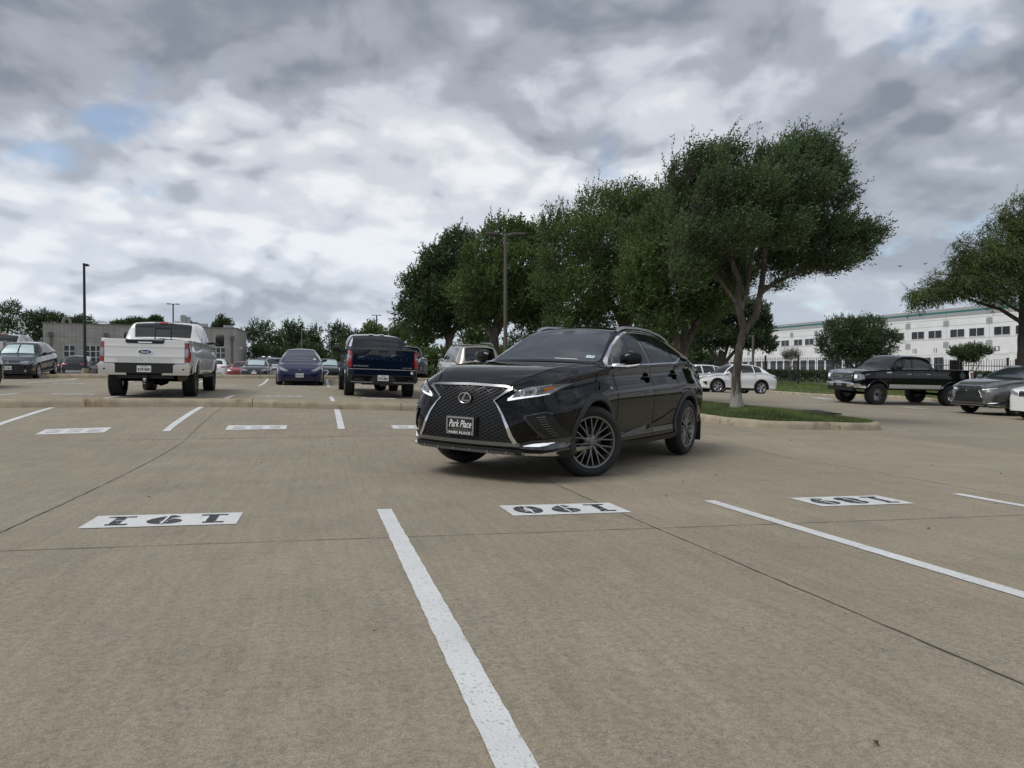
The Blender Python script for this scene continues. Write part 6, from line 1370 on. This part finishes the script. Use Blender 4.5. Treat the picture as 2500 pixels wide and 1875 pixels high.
gr = basic('grey_offroader', 'grey off roader facing the camera behind the blue pickup', 'SUV', PGR, spg, [(-.62, -1.38), (-1.46, -2.20), (-2.28, -3.20)], (-.46, -.98), (-3.56, -3.86), (.385, .265, .25, 'simple', SILRIM), ([(.52, 1.0), (.88, 1.02)], [(.50, .92), (.70, .84), (.88, .90)], LAMPC), None, ([(-.46, 1.05), (.46, 1.05)], [(-.52, .50), (.52, .50)]), None, (-.58, 1.28, .2, .2, .08, PGR), None, .10)
for s_ in (1, -1): gr.strip('grille_surround', 'F', [(s_*.46, 1.06), (s_*.40, .92), (s_*.54, .62), (s_*.50, .50)], .06, CHROME, .03, .04)
mb = MB()
for k in range(10): gr.strip('', 'F', [(-.40, .56+.05*k), (.40, .56+.05*k)], .018, None, .02, .02, mb=mb)
mb.build('grille_bars', SATIN, gr.root)
gr.place(-5.3, 36.6, 195)
# blue sedan facing the camera
PNAVY = paint('deep_blue', (.007, .013, .058), .45, .28)
sps = spec(.84, 2.875, .98, 1.85, 1.44, .70, .93, -.30, -1.18, -2.35, -3.30, 1.02, .90, .98, .16, .335, .385, .11, edge=.56, roofdrop=.06, nose=.16, flat=.5, hoodw=.70)
te = basic('blue_sedan', 'deep blue sedan facing the camera between the two pickups', 'car', PNAVY, sps, [(-.62, -1.42), (-1.50, -2.50)], (-.34, -1.12), (-2.5, -3.2), (.335, .235, .25, 'simple', DARKRIM), ([(.44, .62), (.60, .70), (.80, .80)], [(.44, .60), (.62, .60), (.80, .70)], LAMPC), None, None, None, (-.52, .97, .2, .13, .06), None, .06, doors=[(-.45, -1.46), (-1.46, -2.5)], hood=(.7, -.3), glass=mat('screen_blue', (.05, .06, .075), .04, 0, .5, .8))
te.panel('lower_intake', 'F', [(-.62, .30), (.62, .30)], [(-.55, .24), (.55, .24)], BLACKP, .006, .02, 8)
for s_ in (1, -1): te.strip('bumper_crease', 'F', [(s_*.62, .46), (s_*.80, .30)], .03, BLACKP, .006, .01)
te.plate('F', 0, .44, 'RTW-4141'); e = Vector(te.pfront(0, .64, .008)); mb = MB(); mb.prism([(e.x, y, e.z+z) for y, z in ((-.045, .035), (0, .045), (.045, .035), (.04, .02), (.012, .025), (0, -.05), (-.012, .025), (-.04, .02))], (1, 0, 0), .008); mb.build('emblem_mark', CHROME, te.root, ang=0)
on_screen(te, 'screen_tag', -.48, -.53, .50, .62, WHITE, .008)
mb = MB()
for y in (-.36, .36): mb.box((-1.3, y, 1.02), (.12, .44, .3)); mb.box((-1.3, y, 1.24), (.1, .24, .16))
te.place(-8.66, 29.3, 195)
# dark hatchback with a sunshade
PHB = paint('midnight', (.008, .011, .022), .4, .28)
spv = spec(.86, 2.58, .76, 1.79, 1.48, .78, .98, -.38, -1.05, -2.75, -3.22, 1.02, .96, 1.04, .18, .315, .365, .11, edge=.58, roofdrop=.07, nose=.12, flat=.6)
gf = basic('dark_hatchback', 'midnight blue hatchback with silver sunshade behind its windscreen', 'car', PHB, spv, [(-.62, -1.35), (-1.43, -2.15), (-2.22, -2.55)], (-.42, -1.0), (-2.85, -3.15), (.315, .225, .235, 'five', SILRIM), ([(.42, .73), (.60, .76), (.80, .76)], [(.42, .66), (.60, .62), (.80, .64)], LAMPC), None, ([(-.42, .70), (.42, .70)], [(-.42, .64), (.42, .64)]), [(-1.25, .92), (-2.05, .94)], (-.55, 1.0, .2, .14, .06), None, .06, doors=[(-.45, -1.4), (-1.4, -2.2)], hood=(.7, -.38))
for s_ in (1, -1):
    mb = MB(); mb.grid([[gf.ptop(-.47-.46*i/8, s_*(.03+.58*j/10*(1-.25*(i/8)))*1.0, .006) for j in range(11)] for i in range(9)]); mb.build('sunshade', SHADE_FOIL, gf.root, ang=60)
    p = Vector(gf.pfront(s_*.62, .36, .012)); mb = MB(); mb.tube([(p.x-.02, p.y, p.z), (p.x+.006, p.y, p.z)], .055, 14); mb.build('fog_lamp', LAMPC, gf.root)
    gf.panel('side_marker', 'F', [(s_*.80, .42), (s_*.86, .42)], [(s_*.80, .38), (s_*.86, .38)], AMBER, .006, .01, 3)
gf.strip('grille_trim', 'F', [(-.42, .67), (.42, .67)], .012, CHROME, .012, .01); gf.panel('lower_intake', 'F', [(-.55, .42), (.55, .42)], [(-.52, .30), (.52, .30)], BLACKP, .006, .02, 8); gf.plate('F', 0, .48, 'T181')
e = Vector(gf.pfront(0, .69, .012)); mb = MB(); mb.prism([(e.x, .062*math.cos(a), e.z+.062*math.sin(a)) for a in np.linspace(0, 6.283, 20, endpoint=False)], (1, 0, 0), .012); eo = mb.build('emblem', CHROME, gf.root, ang=30)
b2 = MB(); put_text('', 'V', (e.x+.0135, 0, e.z+.022), X, Zv, .05, INK, height=.035, mb=b2); put_text('', 'W', (e.x+.0135, 0, e.z-.02), X, Zv, .085, INK, height=.04, mb=b2); b2.build('emblem_mark', INK, eo, ang=0)
gf.place(-20.95, 30.2, 199)
# black compact SUV beyond the far kerb
spe = spec(.88, 2.69, .95, 1.84, 1.68, .92, 1.10, -.42, -1.05, -3.0, -3.50, 1.12, 1.06, 1.20, .22, .35, .40, .11, edge=.58, roofdrop=.08, nose=.12)
def csuv(name, label, pm, x, y, h, group, rim=SILRIM, sc=1.0):
    c = basic(name, label, 'SUV', pm, spe, [(-.62, -1.38), (-1.46, -2.20), (-2.28, -2.75)], (-.46, -1.0), (-3.1, -3.42), (.35, .225, .235, 'five', rim), ([(.45, .80), (.80, .90)], [(.45, .72), (.80, .80)], LAMPC), ([(.42, 1.02), (.86, 1.06)], [(.42, .93), (.86, .90)]), ([(-.45, .86), (.45, .86)], [(-.42, .70), (.42, .70)]), None, (-.58, 1.14, .2, .15, .06), group, .10)
    c.panel('bumper_cover', 'B', [(-.6, .52), (.6, .52)], [(-.55, .36), (.55, .36)], SATIN, .01, .02, 8); c.place(x, y, h, sc); return c
PBK3 = paint('black_plain', (.006, .006, .007), .1, .3)
csuv('compact_suv', 'black compact SUV facing away beyond the far kerb near the hatchback', PBK3, -34.0, 57.0, 20, None)
csuv('black_suv', 'black SUV cut off by the left edge with dark wheel', PBK3, -16.85, 22.0, 16, None, BLKRIM)
csuv('white_suv', 'white SUV nose entering at the right edge', PW2, 16.05, 21.2, 105, None)
csuv('dark_suv', 'dark roofed SUV parked beneath the left lamp pole', PBK3, -42.0, 68.0, 30, None)
csuv('silver_suv', 'silver SUV partly hidden behind the blue sedan', PSIL, -17.6, 53.0, 195, None)
csuv('white_wagon', 'pale SUV roof showing behind the maroon sedan', PW2, -33.0, 88.0, 190, None)
csuv('white_van', 'white SUV right of the white pickup mirror', PW2, -26.0, 64.0, 15, None)
# sedans
spd = spec(.92, 2.70, 1.05, 1.77, 1.43, .76, .95, -.40, -1.15, -2.35, -2.95, 1.02, .93, .99, .17, .315, .365, .11, edge=.56, roofdrop=.07, nose=.12, flat=.6)
def sedan(name, label, pm, x, y, h, group=None, shade=False, sc=1.0, spindle=False, plate=None):
    c = basic(name, label, 'car', pm, spd, [(-.66, -1.40), (-1.48, -2.35)], (-.44, -1.1), (-2.45, -2.9), (.315, .215, .225, 'five', SILRIM), ([(.40, .66), (.60, .71), (.80, .74)], [(.40, .60), (.60, .60), (.80, .65)], LAMPC), ([(.42, .92), (.80, .94)], [(.42, .80), (.80, .80)]), ([(-.38, .66), (.38, .66)], [(-.36, .56), (.36, .56)]), None, (-.58, 1.0, .19, .13, .06), group, .10)
    if shade: on_screen(c, 'sunshade', -.50, -1.04, -.52, .52, SHADE_FOIL, .007, None, 5, 8)
    c.panel('lower_intake', 'F', [(-.5, .42), (.5, .42)], [(-.5, .30), (.5, .30)], BLACKP, .006, .02, 6)
    if plate: c.panel('licence_plate', 'F', [(-.15, .555), (.15, .555)], [(-.15, .405), (.15, .405)], WHITE, .02, .01, 3)
    if spindle:
        for s_ in (1, -1): c.strip('grille_surround', 'F', [(s_*.40, .68), (s_*.30, .56), (s_*.50, .32), (s_*.44, .26)], .045, CHROME, .02, .02)
    c.place(x, y, h, sc); return c
PCH = paint('charcoal', (.035, .038, .042), .5, .3)
cv = sedan('charcoal_sedan', 'charcoal sedan with bright sunshade facing the camera beyond the far kerb', PCH, -16.7, 46.6, 195, None, True, plate=True)
e = Vector(cv.pfront(0, .62, .02)); put_text('emblem_mark', 'H', (e.x, 0, e.z), X, Zv, .10, CHROME, cv.root, height=.09, bold=.02)
sedan('black_sedan', 'black sedan with chrome spindle grille left of the blue pickup', PBK3, -11.15, 44.0, 205, None, True, spindle=True)
sedan('maroon_sedan', 'maroon sedan facing the camera far behind the white pickup mirror', paint('maroon', (.085, .012, .018), .4, .3), -29.3, 75.0, 190)
sedan('red_coupe', 'bright red car between the maroon and charcoal sedans', paint('red', (.30, .012, .016), .2, .3), -21.3, 56.0, 190)
sedan('brown_sedan', 'brownish car far behind the black sedan', paint('brown', (.12, .075, .06), .4, .3), -19.0, 72.0, 195)
sedan('silver_sedan', 'silver sedan beside the black compact SUV', PSIL, -33.9, 61.0, 18)
sedan('red_tailed_sedan', 'pale sedan with red tail light left of the white pickup', PW2, -36.5, 67.0, 22)
sedan('blue_car', 'blue car seen through the picket fence beside the dock doors', paint('mid_blue', (.02, .05, .14), .4, .3), 30.2, 50.2, 120)
sedan('pale_car', 'pale car behind the fence above the grey crossover', PSIL, 33.5, 48.0, 120)
# dark pickup in the far row
spp = spec(.95, 3.7, 1.2, 2.0, 1.92, 1.2, 1.36, -.55, -1.25, -2.55, -2.86, 1.40, 1.32, 1.40, .5, .40, .48, .13, edge=.69, bed=(-2.95, -4.8, .9), flat=.75, roofdrop=.06, hoodw=.84, bin_=.05, kc=.16)
c = pickup('dark_pickup', 'dark pickup with roof lights behind the charcoal sedan', PBK3, spp, None, None); c.build_skin(nstep=.1, capb=0); truck_common(c, (-2.60, -2.84), -.6, -1.22, [(-.92, -1.60), (-1.72, -2.40)], SILRIM, 'simple', .40, .27, .23)
for s_ in (1, -1): c.panel('headlight', 'F', [(s_*.6, 1.12), (s_*.92, 1.12)], [(s_*.6, .95), (s_*.92, .95)], LAMPC, .01, .02, 3); mb = MB(); mb.box((-1.35, s_*.25, 1.93), (.12, .22, .07)); mb.build('roof_lamp', LAMPW, c.root, ang=0)
c.place(-21.0, 61.0, 195)
for i, (lb, pm_, x_, y_, h_) in enumerate((('dark grey SUV in the far row left of the maroon sedan', PCH, -31.5, 70, 195), ('silver SUV far behind the black compact SUV', PSIL, -47.0, 74, 20), ('navy SUV far left below the workshop doors', PNAVY, -51.0, 73, 25),
        ('black SUV far behind the blue sedan mirror', PBK3, -16.6, 62, 195), ('white SUV at the far end right of the blue sedan', PW2, -17.5, 68, 195))): csuv('parked_suv', lb, pm_, x_, y_, h_, 'far parked SUVs')
f1.place(14.55, 30.0, 105); srx.place(16.2, 24.2, 107); sil.place(-26.0, 38.0, 16)
mb = MB()
